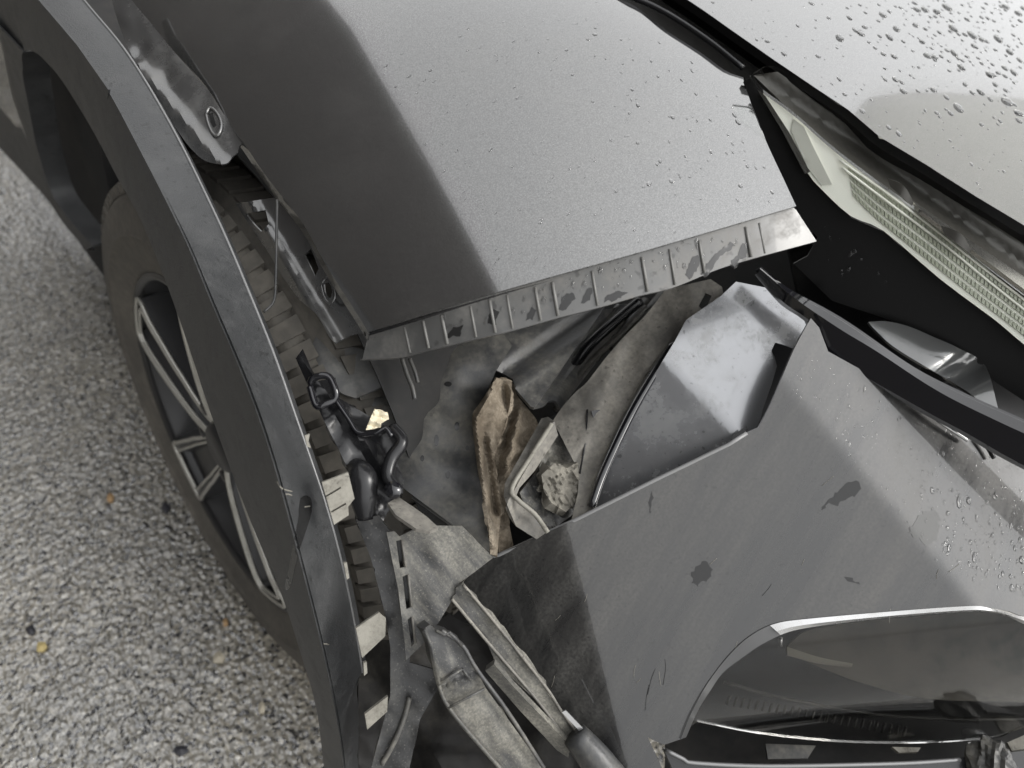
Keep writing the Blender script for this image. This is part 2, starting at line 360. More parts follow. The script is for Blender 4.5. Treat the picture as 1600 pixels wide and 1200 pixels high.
fender = patch('front_wing', crv(fl_edge, 3)[:-1]+crv(fr_edge, 4)[:-1]+gap_edge[::-1][:-1]+[(700, -150)]+crv(fa_edge[::-1], 3)[:-1], FEND, PAINT, car, step=9, thick=.0015)
hood_edge = [(820, -170), (960, -75), (1075, 0), (1150, 52), (1210, 94), (1281, 142), (1326, 172), (1375, 214), (1450, 259), (1525, 307), (1600, 352), (1760, 450), (1900, 540)]
hood = patch('bonnet', hood_edge+[(2100, 400), (2100, -170)], HOOD, PAINT, car, step=14, thick=.0015)
# rolled dark edge below the bonnet and the seal in the gap
def off(px, du, dv): return [(a+du, b+dv) for a, b in px]
HE = on(HOOD, hood_edge); loft('bonnet_fold', [HE, HE+np.array([-.001, -.001, -.008]), HE+np.array([.012, .004, -.02])], VOID, hood, n=60, thick=.002)
seal = on(FEND, [(930, -25), (1022, 10), (1100, 58), (1161, 106)], -.012); tube('gap_seal', seal, .0028, BLACK, hood, n=24)
FE = on(FEND, gap_edge[1:]); loft('wing_fold', [FE, FE+np.array([.008, 0, -.008]), FE+np.array([.03, 0, -.05])], BLACK, fender, n=40, thick=.002)

gp = [(900, -90), (985, -30), (1055, 25), (1110, 66), (1168, 108), (1215, 130), (1260, 160)]
GS_ = on(HOOD, gp, -.05); loft('gap_channel', [GS_+np.array([-.07, 0, -.012]), GS_+np.array([0, 0, -.04]), GS_+np.array([.07, .02, -.02])], BLACK, car, n=40, thick=.003)
# front flange of the wing: stepped strip hanging under the lower edge
st_top = fl_edge; st_bot = [(566, 562), (627, 558), (680, 545), (762, 526), (800, 517), (875, 496), (942, 479), (1000, 462), (1056, 448), (1124, 420), (1180, 403), (1276, 377)]
T0 = on(FEND, st_top)+np.array([.0, .004, -.002])
def back_rail(px, base_px, base_d):
    out = []
    for (a, b) in px:
        j = np.interp(a, [q[0] for q in base_px], np.arange(len(base_px))); t = np.interp(j, np.arange(len(base_px)), base_d); out.append(pt(a, b, np.array(t)))
    return np.array(out)
fl_d = FEND.depth(*np.array(fl_edge).T)
STRIP = lambda px, dd: back_rail(px, fl_edge, fl_d+dd)
top_in = STRIP([(a, b+6) for a, b in fl_edge], .007)
bot = STRIP(st_bot, .012)
strip = loft('wing_flange', [T0, top_in, bot, bot+np.array([0, .003, -.004])], FLANGE, fender, n=90, thick=.002)
tube('edge_shadow_line', T0+fw*.0035+np.array([0, 0, -.0025]), .0028, BLACK, strip, n=80, seg=8)  # black tube stands in for the shadow line under the wing edge
for k, x in enumerate([632, 661, 690, 735, 765, 792, 836, 863, 925, 1003, 1046, 1092, 1165, 1186]):
    tb = np.interp(x, [q[0] for q in fl_edge], [q[1] for q in fl_edge])+9; bb = np.interp(x+10, [q[0] for q in st_bot], [q[1] for q in st_bot])-3
    a = STRIP([(x, tb)], .0065)[0]; b = STRIP([(x+9, bb)], .0105)[0]
    tube('rib', [a, (a+b)/2, b], .0009+.0005*((k*37) % 5)/5, RIBM, strip, seg=8)
# rolled inner edge along the arch of the wing
FA = on(FEND, fa_edge)
loft('arch_fold', [FA, FA+np.array([.0, 0, -.010]), FA+np.array([.012, .004, -.022])], PAINT, fender, n=60, thick=.0015)

# sheet metal lip above the arch
LIP = Plane([(200, 20, 'x', .05), (370, 240, 'x', .05), (230, 130, 'x', .02), (300, 235, 'x', .025), (320, 150, 'x', .055)], 1)
def lipb(u, v):
    p = (u-200)*.64+(v-60)*.77; q = (u-200)*.77-(v-60)*.64          # along / across the lip
    dent = sum(np.exp(-((p-c)/15)**2-((q-d)/12)**2) for c, d in ((-25, 0), (28, 4), (85, 8)))
    return .0045*dent-.006*np.exp(-((q+14)/9)**2)*(p > 40)+.0006*noise2(u, v, 50, 3)
lip = patch('arch_lip_plate', crv([(168, -30), (180, 20), (200, 75), (225, 118), (250, 162), (280, 208), (300, 234), (322, 252), (352, 256), (364, 244)], 4)+crv([(372, 238), (374, 228), (380, 224)], 3)+[(365, 203), (325, 140), (280, 90), (208, 3), (190, -30)], LIP, METAL, car, step=7, thick=.0015, holes=[[(326, 178), (332, 176), (338, 196), (333, 200), (328, 190)]], bumpf=lipb)
tube('slot_rim', on(LIP, [(322, 178), (328, 168), (340, 178), (346, 196), (340, 212), (332, 208), (325, 192), (322, 178)], .002), .0016, METAL, lip, n=30, seg=6)
# bent lower bracket
BRK = Plane([(370, 320, 'x', .045), (440, 315, 'x', .06), (540, 525, 'x', .05), (420, 395, 'x', .028), (520, 500, 'x', .035)], 1)
def brb(u, v):
    s_ = ((u-452)*.86-(v-410)*.51); return -.009*np.exp(-((s_+4)/11)**2)+.0006*noise2(u, v, 60, 9)
brk = patch('bent_bracket', crv([(368, 318), (395, 360), (420, 396), (440, 430), (468, 468), (495, 492), (515, 527), (525, 536)], 4)+[(546, 524), (573, 519), (552, 484), (510, 420), (470, 352), (440, 318), (432, 308)], BRK, METAL, car, step=6, thick=.0018,
            holes=[[(476, 398), (486, 388), (498, 420), (492, 432)], crv([(506, 444), (514, 442), (519, 456), (515, 466), (508, 458), (506, 444)], 3)[:-1], [(384, 334), (415, 328), (420, 350), (408, 362), (398, 352)]], bumpf=brb)
tube('hole_rim', on(BRK, [(502, 444), (510, 434), (520, 444), (524, 462), (516, 474), (507, 464), (502, 444)], .010), .0013, METAL, brk, n=30, seg=6)
tube('bent_rod', [pt(*q) for q in [(433, 312, .715), (432, 380, .71), (431, 430, .71), (428, 470, .71), (412, 488, .705)]], .0013, LINER, car, n=30)

# wheel arch trim, torn outwards at the front
tr_out = [(90, -60), (131, 0), (187, 64), (225, 120), (277, 210), (307, 270), (330, 319), (362, 385), (387, 450), (432, 555), (462, 650), (492, 730), (517, 807), (540, 897), (562, 1012), (572, 1090), (576, 1180), (577, 1260)]
tr_crs = [(10, -60), (60, 0), (120, 70), (169, 140), (221, 240), (248, 290), (270, 337), (300, 394), (319, 450), (362, 545), (400, 637), (427, 720), (448, 800), (474, 897), (500, 1000), (520, 1090), (535, 1180), (540, 1260)]
tr_inn = [(38, 79), (56, 79), (94, 120), (131, 180), (161, 232), (180, 274), (203, 311), (225, 352), (252, 422), (285, 510), (320, 620), (347, 697), (385, 800), (412, 866), (440, 922), (472, 1031), (492, 1090), (503, 1170), (512, 1260)]
def rail(px, xs):
    n = len(px); xv = np.interp(np.linspace(0, 1, n), np.linspace(0, 1, len(xs)), xs)
    return np.array([pt(a, b, np.array(dep(a, b, 'x', x))) for (a, b), x in zip(px, xv)])
RO = rail(tr_out, [.03, .02, .005, -.015, -.03, -.035, -.035])
RC = rail(tr_crs, [-.015, -.02, -.038, -.060, -.076, -.082, -.082])
RI = rail(tr_inn, [-.02, -.022, -.038, -.060, -.074, -.080, -.080])
N_ = 90
def soft(P, k=5):
    Q = P.copy()
    for _ in range(k): Q[1:-1] = .25*Q[:-2]+.5*Q[1:-1]+.25*Q[2:]
    return Q
ro, rc, ri = [soft(resamp(crv(r, 5), N_), 10) for r in (RO, RC, RI)]
mid1 = (ro*.5+rc*.5)+np.array([-.003, -.001, .003])
trim = loft('wheel_arch_trim', [ro+np.array([.006, 0, -.012]), ro, ro*.9+rc*.1+np.array([-.001, 0, .001]), mid1, rc*.92+ro*.08, rc, rc*.5+ri*.5+np.array([-.002, 0, 0]), ri, ri+np.array([.02, 0, .004])], TRIM, car, n=N_, thick=.0025)
tr_rl = [(-60, -40), (-10, 20), (0, 45), (8, 82), (22, 150), (38, 195), (64, 255), (79, 296), (105, 345), (144, 389)]
tr_rr = [(38, 79), (36, 85), (37, 100), (38, 120), (44, 150), (49, 176), (60, 232), (81, 300), (108, 342), (146, 386)]
A_ = rail(tr_rl, [.0, 0]); B_ = rail(tr_rr, [-.015, -.005])
rear = loft('wheel_arch_trim', [A_, A_*.5+B_*.5+np.array([-.006, 0, 0]), B_, B_+np.array([.03, .0, 0])], TRIM, car, n=50, thick=.0025)
fill = patch('wheel_arch_trim', [(-60, -60), (12, -60), (60, 0), (120, 70), (169, 140), (161, 232), (131, 180), (94, 120), (56, 80), (38, 78), (8, 60), (-12, 10)], Plane([(0, 0, 'x', -.008), (150, 170, 'x', -.022), (40, 70, 'x', -.0125)]), TRIM, car, step=14, thick=.002)
tube('trim_edge_light', ro+np.array([-.001, 0, .0005]), .0013, mat('trim_edge_light_grey', (.16, .16, .16), .3), trim, seg=6)  # pale tube colours in the rim light on the trim's outer edge
# cream clips on its inner edge
TABS = [([(503, 754), (544, 738), (554, 779), (544, 792), (545, 805), (522, 820)], [[(508, 775), (532, 760.5), (533, 763), (509, 777.5)], [(517, 799), (540, 785.5), (541, 788), (518, 801.5)]]),
        ([(556, 982), (592, 957), (603, 966), (602, 994), (566, 1028)], []), ([(570, 1116), (606, 1088), (605, 1112), (574, 1140)], [])]
TP = Plane([(500, 760, .632), (560, 780, .645), (560, 1000, .66), (610, 1100, .675), (600, 960, .668)])
for po, ho in TABS: patch('clip', po, TP, CREAM, trim, step=10, thick=.003, holes=ho, smooth=False)
for po in ([(537, 880), (542, 879), (546, 903), (542, 906)], [(476, 681), (484, 678), (482, 690), (486, 700), (480, 698)], [(568, 1036), (573, 1034), (574, 1052), (569, 1056)]): patch('clip', po, TP, CREAM, trim, step=8, thick=.003, smooth=False)
# long crack and scratches in the trim
TS = Built(trim); GRIME = mat('wet_black_grime', (.016, .016, .016), .22)
decal('gouge', crv([(470, 778), (478, 774), (486, 780), (487, 800), (478, 830), (468, 860), (460, 890), (454, 915), (447, 922), (446, 912), (452, 885), (458, 850), (466, 815), (468, 790), (470, 778)], 3)[:-1], TS, GRIME, trim)
for q in ([(433, 752), (440, 763), (456, 768)], [(438, 775), (448, 772), (456, 774)], [(476, 792), (484, 791)], [(497, 1010), (506, 1006), (514, 1007)]): tube('scratch', on(TS, q, .0005), .0006, CREAM, trim, seg=5, n=10)

# wheel
wheel = empty('wheel_hub', (0, 0, .36)); bpy.data.objects.remove(wheel)
def lathe(name, prof, M, parent, seg=96):
    V = []; F = []; n = len(prof)
    for k in range(seg):
        th = 2*math.pi*k/seg
        for (x, r) in prof: V.append((x, r*math.cos(th), .36+r*math.sin(th)))
    for k in range(seg):
        for j in range(n-1):
            a = k*n+j; b = ((k+1) % seg)*n+j; F.append((a, a+1, b+1, b))
    return finish(name, V, F, M, parent)
tyre = lathe('tyre', [(.02, .232), (.004, .236), (.0, .245), (-.006, .27), (-.008, .285), (-.0105, .287), (-.0105, .2905), (-.008, .2925), (-.008, .30), (-.004, .325), (.004, .333), (.009, .336), (.008, .341), (.02, .354), (.035, .359), (.04, .350), (.05, .350), (.055, .361), (.09, .362), (.095, .352), (.105, .352), (.11, .362), (.15, .361), (.155, .351), (.165, .351), (.17, .359), (.20, .352), (.215, .33), (.22, .29), (.21, .235)], TYRE, car)
# tread blocks on both shoulders
V = []; F = []
for k in range(84):
    th = 2*math.pi*k/84
    for (x0, x1, ra, rb, sk) in ((.004, .038, .346, .3645, .0), (.172, .205, .3645, .354, .02), (.057, .092, .3655, .3655, .01), (.112, .15, .3655, .3655, -.01)):
        b0 = len(V); dw = .026
        for (x, r_, s_) in ((x0, ra, 0), (x1, rb, sk)):
            for (dt, dr) in ((-dw, -.012), (dw, -.012), (dw, 0), (-dw, 0)):
                a_ = th+dt+s_*2; V.append((x, (r_+dr)*math.cos(a_), .36+(r_+dr)*math.sin(a_)))
        F += [(b0+3, b0+2, b0+6, b0+7), (b0+2, b0+1, b0+5, b0+6), (b0, b0+3, b0+7, b0+4), (b0, b0+1, b0+2, b0+3), (b0+7, b0+6, b0+5, b0+4)]
tb = finish('tread_blocks', V, F, TYRE, tyre, smooth=False); tag(tb, kind='stuff')
rim = lathe('rim', [(.10, .05), (.10, .19), (.04, .222), (.01, .228), (.002, .234), (.0, .238), (.004, .241), (.016, .239)], RIMB, car)
lathe('hub_cap', [(.0, .0005), (.0, .028), (.004, .034), (.03, .038), (.05, .045)], RIMB, rim, 40)
def wp(r_, th, x): return (x, r_*math.cos(th), .36+r_*math.sin(th))
lathe('rim_lip', [(.004, .229), (-.001, .233), (.0, .237), (.004, .239)], RIMB, rim)
lathe('brake_disc', [(.12, .06), (.118, .15), (.13, .152)], STEEL, rim, 64)
for k in range(5):
    a0 = 2*math.pi*k/5+.30
    sec = [(.030, .62, .012), (.07, .40, .006), (.13, .285, .002), (.19, .235, .0), (.226, .225, .002)]
    V = []; F = []
    for (r_, da, x) in sec:
        for (da_, dx) in ((-da, 0), (-da*.72, 0), (-da*.5, .016), (da*.5, .016), (da*.72, 0), (da, 0), (da*1.1, .05), (-da*1.1, .05)): V.append(wp(r_, a0+da_, x+dx))
    for j in range(len(sec)-1):
        for q in range(8): F.append((j*8+q, j*8+(q+1) % 8, j*8+8+(q+1) % 8, j*8+8+q))
    F += [tuple(range(8))[::-1], tuple(range(len(sec)*8-8, len(sec)*8))]
    finish('spoke', V, F, RIMB, rim, smooth=False, bevel=.0015)
    def edge_loop(f, r_in, r_out, x_):
        L_ = []
        for r_ in np.linspace(r_in, r_out-.012, 9): L_.append((r_, -f*np.interp(r_, [q[0] for q in sec], [q[1] for q in sec])))
        w_ = f*np.interp(r_out, [q[0] for q in sec], [q[1] for q in sec])
        for t_ in np.linspace(-.85, .85, 7): L_.append((r_out, t_*w_))
        for r_ in np.linspace(r_out-.012, r_in, 9): L_.append((r_, f*np.interp(r_, [q[0] for q in sec], [q[1] for q in sec])))
        return [wp(r_, a0+d_, x_+np.interp(r_, [q[0] for q in sec], [q[2] for q in sec])) for r_, d_ in L_]
    tube('spoke_edge', edge_loop(.98, .036, .230, -.001), .0030, RIMS, rim, n=80, seg=8)
    tube('spoke_edge', edge_loop(.70, .040, .219, -.001), .0022, RIMS, rim, n=80, seg=8)
    an = a0+math.pi/5; tube('wheel_nut', [wp(.057, an, .004), wp(.057, an, .022)], .009, RIMB, rim, seg=6)
# dark wheel housing: arch shell and inner wall
V = []; F = []
for i in range(41):
    th = math.pi*(-.12+1.24*i/40)
    for x in (.07, .26): V.append((x, .41*math.cos(th)+.02, .36+.40*math.sin(th)))
for i in range(40): F.append((2*i, 2*i+1, 2*i+3, 2*i+2))
V = V[:62]; F = [f for f in F if max(f) < 62]; n_ = len(V); V.append((.262, .02, .36)); F += [(2*i+1, n_, 2*i+3) for i in range(30)]
finish('wheel_housing', V, F, DARK, car, thick=.002)
box('rear_arch_block', (.06, .44, .22), (.26, 1.2, .66), DARK, car)
box('inner_wall', (.262, -.10, .12), (.30, 1.3, .70), DARK, car)
box('engine_bay_floor', (.302, -.40, .12), (1.5, 1.3, .2), DARK, car)
box('radiator_block', (.56, -.30, .202), (1.5, -.05, .62), DARK, car)
# rear: front door and sill past the arch
patch('door_panel', [(-260, -60), (-12, -60), (-10, 20), (0, 45), (8, 82), (22, 150), (60, 250), (40, 215), (0, 168), (-260, -60)][:-1], Plane([(0, 0, 'x', .025), (-200, -60, 'x', .02), (40, 200, 'x', .03)]), PAINT, car, step=20, thick=.002)
patch('sill', crv([(-260, -55), (0, 166), (40, 214), (62, 252), (80, 300), (106, 348), (146, 392)], 2)+[(128, 378), (60, 296), (0, 232), (-260, -10)], Plane([(0, 200, 'x', .03), (140, 385, 'x', .03), (-200, -20, 'x', .03)]), TRIM, car, step=16, thick=.004)

# ---------------------------------------------------------------- behind the torn corner
D1 = Plane([(430, 490, .80), (720, 540, .80), (640, 760, .76), (770, 865, .725), (500, 600, .77)])
def db1(u, v): return .006*noise2(u, v, 160, 11)
liner = patch('wheel_liner', [(424, 488), (440, 430), (480, 470), (520, 530), (572, 516), (640, 540), (770, 500), (800, 540), (775, 580), (748, 640), (742, 700), (755, 780), (770, 850), (772, 868), (720, 830), (640, 770), (600, 740), (560, 660), (500, 600), (465, 555)], D1, LINER, car, step=12, thick=.003, bumpf=db1)
D1b = Plane([(430, 490, .77), (640, 560, .77), (560, 650, .745)])
sheet = patch('liner_flap', crv([(426, 490), (470, 540), (505, 585), (530, 612), (556, 622)], 3)+[(600, 603), (590, 560), (566, 545), (522, 536), (500, 512), (466, 470), (440, 440)], D1b, mat('grey_plastic', (.085, .086, .087), .38, dust=.7, dcol=(.17, .165, .15), dscale=20), car, step=10, thick=.003, bumpf=lambda u, v: .004*noise2(u, v, 90, 4))
tube('wire_clip', [pt(*q) for q in [(628, 560, .735), (636, 585, .735), (644, 605, .735), (648, 624, .735)]], .0022, LINER, car, n=24, seg=8)
tube('wire_clip', [pt(*q) for q in [(640, 560, .735), (648, 580, .735), (653, 598, .735)]], .0018, LINER, car, n=16, seg=8)
# black bracket cluster
D2 = Plane([(480, 590, .72), (620, 690, .725), (560, 830, .69), (620, 780, .70)])
bb = patch('black_bracket', [(473, 545), (486, 575), (492, 596), (524, 590), (530, 622), (560, 640), (620, 676), (634, 700), (618, 716), (632, 752), (624, 776), (606, 800), (590, 830), (570, 836), (556, 815), (546, 738), (528, 700), (505, 655), (480, 600), (462, 560)], D2, BLACK, car, step=8, thick=.006, bumpf=lambda u, v: .0035*noise2(u, v, 60, 21)-.006*np.exp(-(((u-530)*.8-(v-640)*.6)/9)**2))
tube('clip_loop', [pt(*q) for q in [(484, 600, .708), (490, 590, .706), (513, 588, .706), (524, 610, .706), (523, 624, .706), (508, 632, .704), (494, 634, .704), (484, 604, .708)]], .0032, GLOSS, bb, n=40, seg=8)
tube('bracket_edge', [pt(*q) for q in [(524, 624, .71), (545, 655, .708), (560, 676, .706), (585, 676, .704), (602, 668, .704), (612, 682, .703)]], .0024, GLOSS, bb, n=30, seg=8)
tube('hose', [pt(*q) for q in [(612, 668, .712), (628, 690, .705), (612, 716, .70), (606, 745, .695), (622, 768, .69)]], .006, BLACK, bb, n=30)
tube('bolt', [pt(617, 768, .688), pt(614, 765, .676)], .0075, GLOSS, bb, seg=12)
tube('bracket_knob', [pt(555, 728, .70), pt(566, 745, .688), pt(568, 775, .688), pt(572, 810, .69)], [.008, .013, .012, .008], BLACK, bb, n=16, seg=14)
# long black guide strip beside the tyre
D3 = Plane([(560, 830, .685), (620, 880, .69), (605, 1010, .68), (590, 1190, .68)])
GUIDE = mat('black_guide_plastic', (.022, .022, .022), .32, dust=.6, dcol=(.10, .098, .09), dscale=24, bump=.2, speck=.5, scol=(.16, .155, .14), sscale=500, sthr=(.64, .7))
gs = patch('guide_strip', [(556, 812), (580, 874), (602, 960), (610, 1012), (610, 1087), (602, 1117), (580, 1200), (640, 1200), (656, 1125), (684, 1075), (681, 1047), (640, 1035), (642, 1009), (632, 937), (621, 874), (612, 832), (590, 806)], D3, GUIDE, car, step=10, thick=.004, bumpf=lambda u, v: .0025*noise2(u, v, 60, 22))
tube('guide_rib', on(D3, [(640, 1090), (632, 1120), (616, 1160), (596, 1195)], .003), .0022, LINER, gs, n=20, seg=6)
# slotted light panel
D4 = Plane([(610, 840, .672), (720, 825, .685), (640, 1020, .668), (715, 925, .68)])
SL = [[(619, 845), (626, 844), (632, 886), (625, 888)], [(629, 901), (636, 898), (641, 949), (635, 952)], [(637, 968), (642, 964), (647, 1005), (643, 1010)]]
slot = patch('slotted_panel', [(604, 832), (616, 830), (624, 838), (659, 821), (722, 822), (770, 872), (740, 895), (719, 910), (711, 930), (689, 967), (664, 1003), (634, 1032), (648, 1010), (636, 940), (625, 880), (612, 840)][:11]+[(634, 1032), (632, 1000), (622, 920)], D4, DUSTY, car, step=10, thick=.003, holes=SL, bumpf=lambda u, v: .002*noise2(u, v, 70, 24))
patch('slot_backing', [(612, 838), (632, 836), (656, 1014), (636, 1018)], Plane([(619, 845, .69), (632, 886, .69), (647, 1005, .688)]), BLACK, slot, step=12)
for s_ in SL: tube('slot_edge', on(D4, [(s_[1][0]+2, s_[1][1]), (s_[2][0]+2, s_[2][1])], .001), .0011, TAN, slot, seg=6)
patch('torn_flap', [(606, 786), (622, 776), (646, 792), (668, 808), (685, 824), (672, 830), (650, 826), (618, 804)], Plane([(606, 786, .675), (646, 780, .69), (685, 826, .66)]), TAN, car, step=8, thick=.003)

# reinforcement beam, torn and open at its end
D5 = Plane([(760, 565, .80), (940, 482, .86), (835, 636, .775)])
def beamb(u, v):
    s_ = (u-805)*.82-(v-600)*-.57; w_ = ((u-780)*.57+(v-570)*.82); return .010*np.exp(-((w_-16)/13)**2)-.004*np.exp(-((w_-40)/10)**2)
beam = patch('reinforcement_beam', [(756, 562), (775, 521), (850, 490), (945, 470), (942, 484), (835, 637), (829, 635), (805, 607), (801, 592), (760, 570)], D5, STEEL, car, step=8, thick=.004, bumpf=beamb)
loft('beam_curl', [[pt(835, 636, .776), pt(848, 633, .782), pt(858, 626, .79), pt(868, 627, .795), pt(875, 640, .80)], [pt(890, 560, .86), pt(910, 555, .87), pt(918, 548, .88), pt(930, 548, .885), pt(937, 560, .89)], [pt(942, 484, .90), pt(962, 480, .91), pt(970, 475, .92), pt(985, 476, .925), pt(995, 485, .93)]], STEEL, beam, n=30, thick=.003)
D6 = Plane([(900, 600, .95), (1100, 450, 1.0), (800, 800, .85)])
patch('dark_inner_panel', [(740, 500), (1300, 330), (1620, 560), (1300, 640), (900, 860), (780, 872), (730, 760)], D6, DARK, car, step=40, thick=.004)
for k, (a, b, c_, d_) in enumerate([(930, 560, 985, 480), (955, 545, 1010, 470), (985, 520, 1040, 455)]):
    tube('stiffener_rib', [pt(a, b, .90), pt(c_, d_, .93)], .006, LINER, car, seg=8)

# brown rag stuffed in the hole
ragD = Plane([(760, 600, .775), (840, 660, .80), (770, 850, .735), (745, 700, .76)])
def fold(u, v, x0, y0, x1, y1, w):
    d = np.array([x1-x0, y1-y0], float); l = np.hypot(*d); d /= l
    a = (u-x0)*d[0]+(v-y0)*d[1]; c = np.abs(-(u-x0)*d[1]+(v-y0)*d[0]); e = np.clip(a, 0, l); c = np.hypot(c, a-e); return np.exp(-(c/w)**2)
rag = patch('brown_rag', crv([(770, 600), (800, 598), (808, 618), (826, 640), (840, 660), (837, 682), (822, 706), (808, 722), (798, 748), (790, 780), (796, 820), (804, 862)], 4)+[(780, 866), (772, 800), (768, 730), (765, 660)], Plane([(760, 600, .785), (840, 660, .815), (790, 850, .745)]), RAG, None, step=4, thick=.004,
            bumpf=lambda u, v: -.014*fold(u, v, 812, 640, 790, 745, 9)+.010*fold(u, v, 800, 650, 775, 730, 8)-.010*fold(u, v, 785, 715, 822, 700, 7)+.008*fold(u, v, 780, 735, 815, 718, 5)-.008*fold(u, v, 782, 690, 826, 668, 6)+.0035*noise2(u, v, 46, 31)+.0012*noise2(u, v, 16, 32))
patch('cloth_fold', crv([(774, 589), (781, 592), (800, 597)], 3)+crv([(797, 632), (790, 662), (780, 690), (772, 712), (776, 745), (783, 790), (780, 830), (777, 868)], 4)+[(766, 866)]+crv([(762, 800), (748, 744), (741, 690), (738, 650), (748, 632), (759, 616), (770, 598)], 4), Plane([(760, 600, .765), (800, 640, .775), (770, 850, .725), (745, 700, .752)]), RAG, rag, step=4, thick=.004,
      bumpf=lambda u, v: -.010*fold(u, v, 776, 592, 745, 655, 6)-.012*fold(u, v, 744, 660, 768, 850, 7)+.010*fold(u, v, 786, 604, 790, 640, 6)+.012*fold(u, v, 757, 690, 774, 800, 5)-.006*fold(u, v, 770, 640, 765, 700, 8)+.003*noise2(u, v, 36, 33)+.001*noise2(u, v, 14, 34))
tag(rag, 'crumpled dirty brown cloth stuffed in the hole behind the bumper corner', 'cloth')
# crushed light bracket with a lump of foam
D7 = Plane([(858, 654, .735), (790, 770, .72), (850, 835, .70), (905, 730, .75)])
crush = patch('crushed_bracket', [(846, 654), (856, 651), (866, 658), (872, 680), (836, 735), (812, 762), (806, 776), (838, 800), (858, 828), (838, 842), (806, 822), (787, 776), (789, 755)], D7, TAN, car, step=7, thick=.004, bumpf=lambda u, v: -.010*np.exp(-(((u-862)*.87+(v-665)*.5)/10)**2)+.003*noise2(u, v, 50, 41))
patch('bracket_web', [(868, 672), (905, 725), (900, 800), (858, 832), (826, 806), (812, 770), (838, 738)], Plane([(868, 672, .76), (905, 725, .765), (850, 830, .72)], off=.008), DUSTY, crush, step=8, thick=.003, bumpf=lambda u, v: .006*noise2(u, v, 34, 42))
tube('bracket_fold', on(D7, [(862, 662), (830, 712), (800, 762), (808, 780), (836, 804), (856, 832)], .010), .0022, CREAM, crush, n=40, seg=8)
def lump(name, c, r_, M, parent, seed, sq=(1, 1, 1)):
    bm = bmesh.new(); bmesh.ops.create_icosphere(bm, subdivisions=4, radius=1)
    P_ = np.array([v.co for v in bm.verts]); n_ = noise2(P_[:, 0]*3+P_[:, 2], P_[:, 1]*3-P_[:, 2]*2, 3., seed, 4)
    for v, q, s_ in zip(bm.verts, P_, n_): v.co = Vector(np.array(c)+q*np.array(sq)*r_*(1+.22*s_))
    me = bpy.data.meshes.new(name); bm.to_mesh(me); bm.free(); me.materials.append(M)
    o = bpy.data.objects.new(name, me); COL.objects.link(o)
    if parent: attach(o, parent)
    return o
patch('foam_lump', [(846, 742), (868, 722), (886, 732), (902, 722), (906, 750), (900, 784), (884, 800), (862, 786), (850, 768)], Plane([(868, 752, .728), (905, 725, .745), (862, 786, .722)]), mat('foam', (.12, .112, .095), .85, dust=.9, dcol=(.24, .225, .19), dscale=50, bump=.9, bscale=170), crush, step=4, thick=.01, bumpf=lambda u, v: .006*noise2(u, v, 22, 5, 4))

# dusty lamp bracket
D8 = Plane([(1127, 446, .80), (900, 615, .78), (893, 808, .728), (1050, 540, .775)])
brkt = patch('lamp_bracket', crv([(1040, 452), (1009, 492), (974, 527), (944, 562), (917, 597), (900, 612), (880, 634), (864, 657)], 4)+[(905, 738), (903, 770), (893, 812), (924, 796), (944, 737), (987, 646), (1031, 571), (1055, 532), (1072, 503), (1108, 497)]+crv([(1118, 485), (1130, 464), (1128, 448)], 3)+[(1110, 436)], D8, TAN, car, step=8, thick=.003, holes=[[(1092, 478), (1102, 458), (1112, 462), (1106, 476), (1098, 486)]], bumpf=lambda u, v: .003*noise2(u, v, 80, 51)-.005*(1/(1+np.exp(((u-940)*.85+(v-640)*.35)/4))))
tube('tear', on(D8, [(918, 640), (915, 690), (906, 740)], .004), .001, BLACK, brkt, seg=5)
patch('tear', [(924, 642), (936, 640), (948, 644), (944, 654), (938, 668), (928, 672), (920, 690), (914, 690), (920, 668), (928, 658)], Plane([(924, 640, .765), (945, 640, .768), (915, 690, .757)], off=-.003), BLACK, brkt, step=6, thick=.001)
tube('bracket_bead', [*on(D8, [(1052, 538), (1031, 571), (987, 646), (944, 737), (924, 792)], .006)], .0042, GLOSS, brkt, n=40)
tube('bracket_bead', [*on(D8, [(1046, 543), (1023, 573), (980, 646), (938, 737), (928, 770)], .007)], .0022, METAL, brkt, n=40, seg=8)

# ---------------------------------------------------------------- bumper corner
BS = Plane([(772, 868, .709), (1160, 690, .722), (1267, 497, .765), (1600, 722, .70), (1500, 945, .745), (1100, 1060, .735), (1060, 1160, .735), (880, 1110, .70), (720, 912, .695), (1000, 900, .700), (1300, 800, .705)], 2)
BFA, BFB = -.00032, -.00034
class Facets:                       # three flat facets of the bumper skin meeting in two creases
    def __init__(s, P0, n, a, b): s.P0, s.n, s.a, s.b = np.array(P0), np.array(n)/np.linalg.norm(n), a, b
    def depth(s, u, v):
        u = np.asarray(u, float); v = np.asarray(v, float)
        iv = (ray(u, v)@s.n)/((s.P0-CP)@s.n)
        s1 = ((u-1220)*310-(v-590)*260)/404.6; s2 = -((u-880)*270-(v-830)*70)/279
        sp = lambda x: np.where(x > 40, x, 2.5*np.log1p(np.exp(np.clip(x/2.5, -50, 50))))
        return 1/(iv+s.a*sp(s1)+s.b*sp(s2))
BS = Facets(pt(1100, 850, np.array(.712)), (-.57, -.44, .70), BFA, BFB)
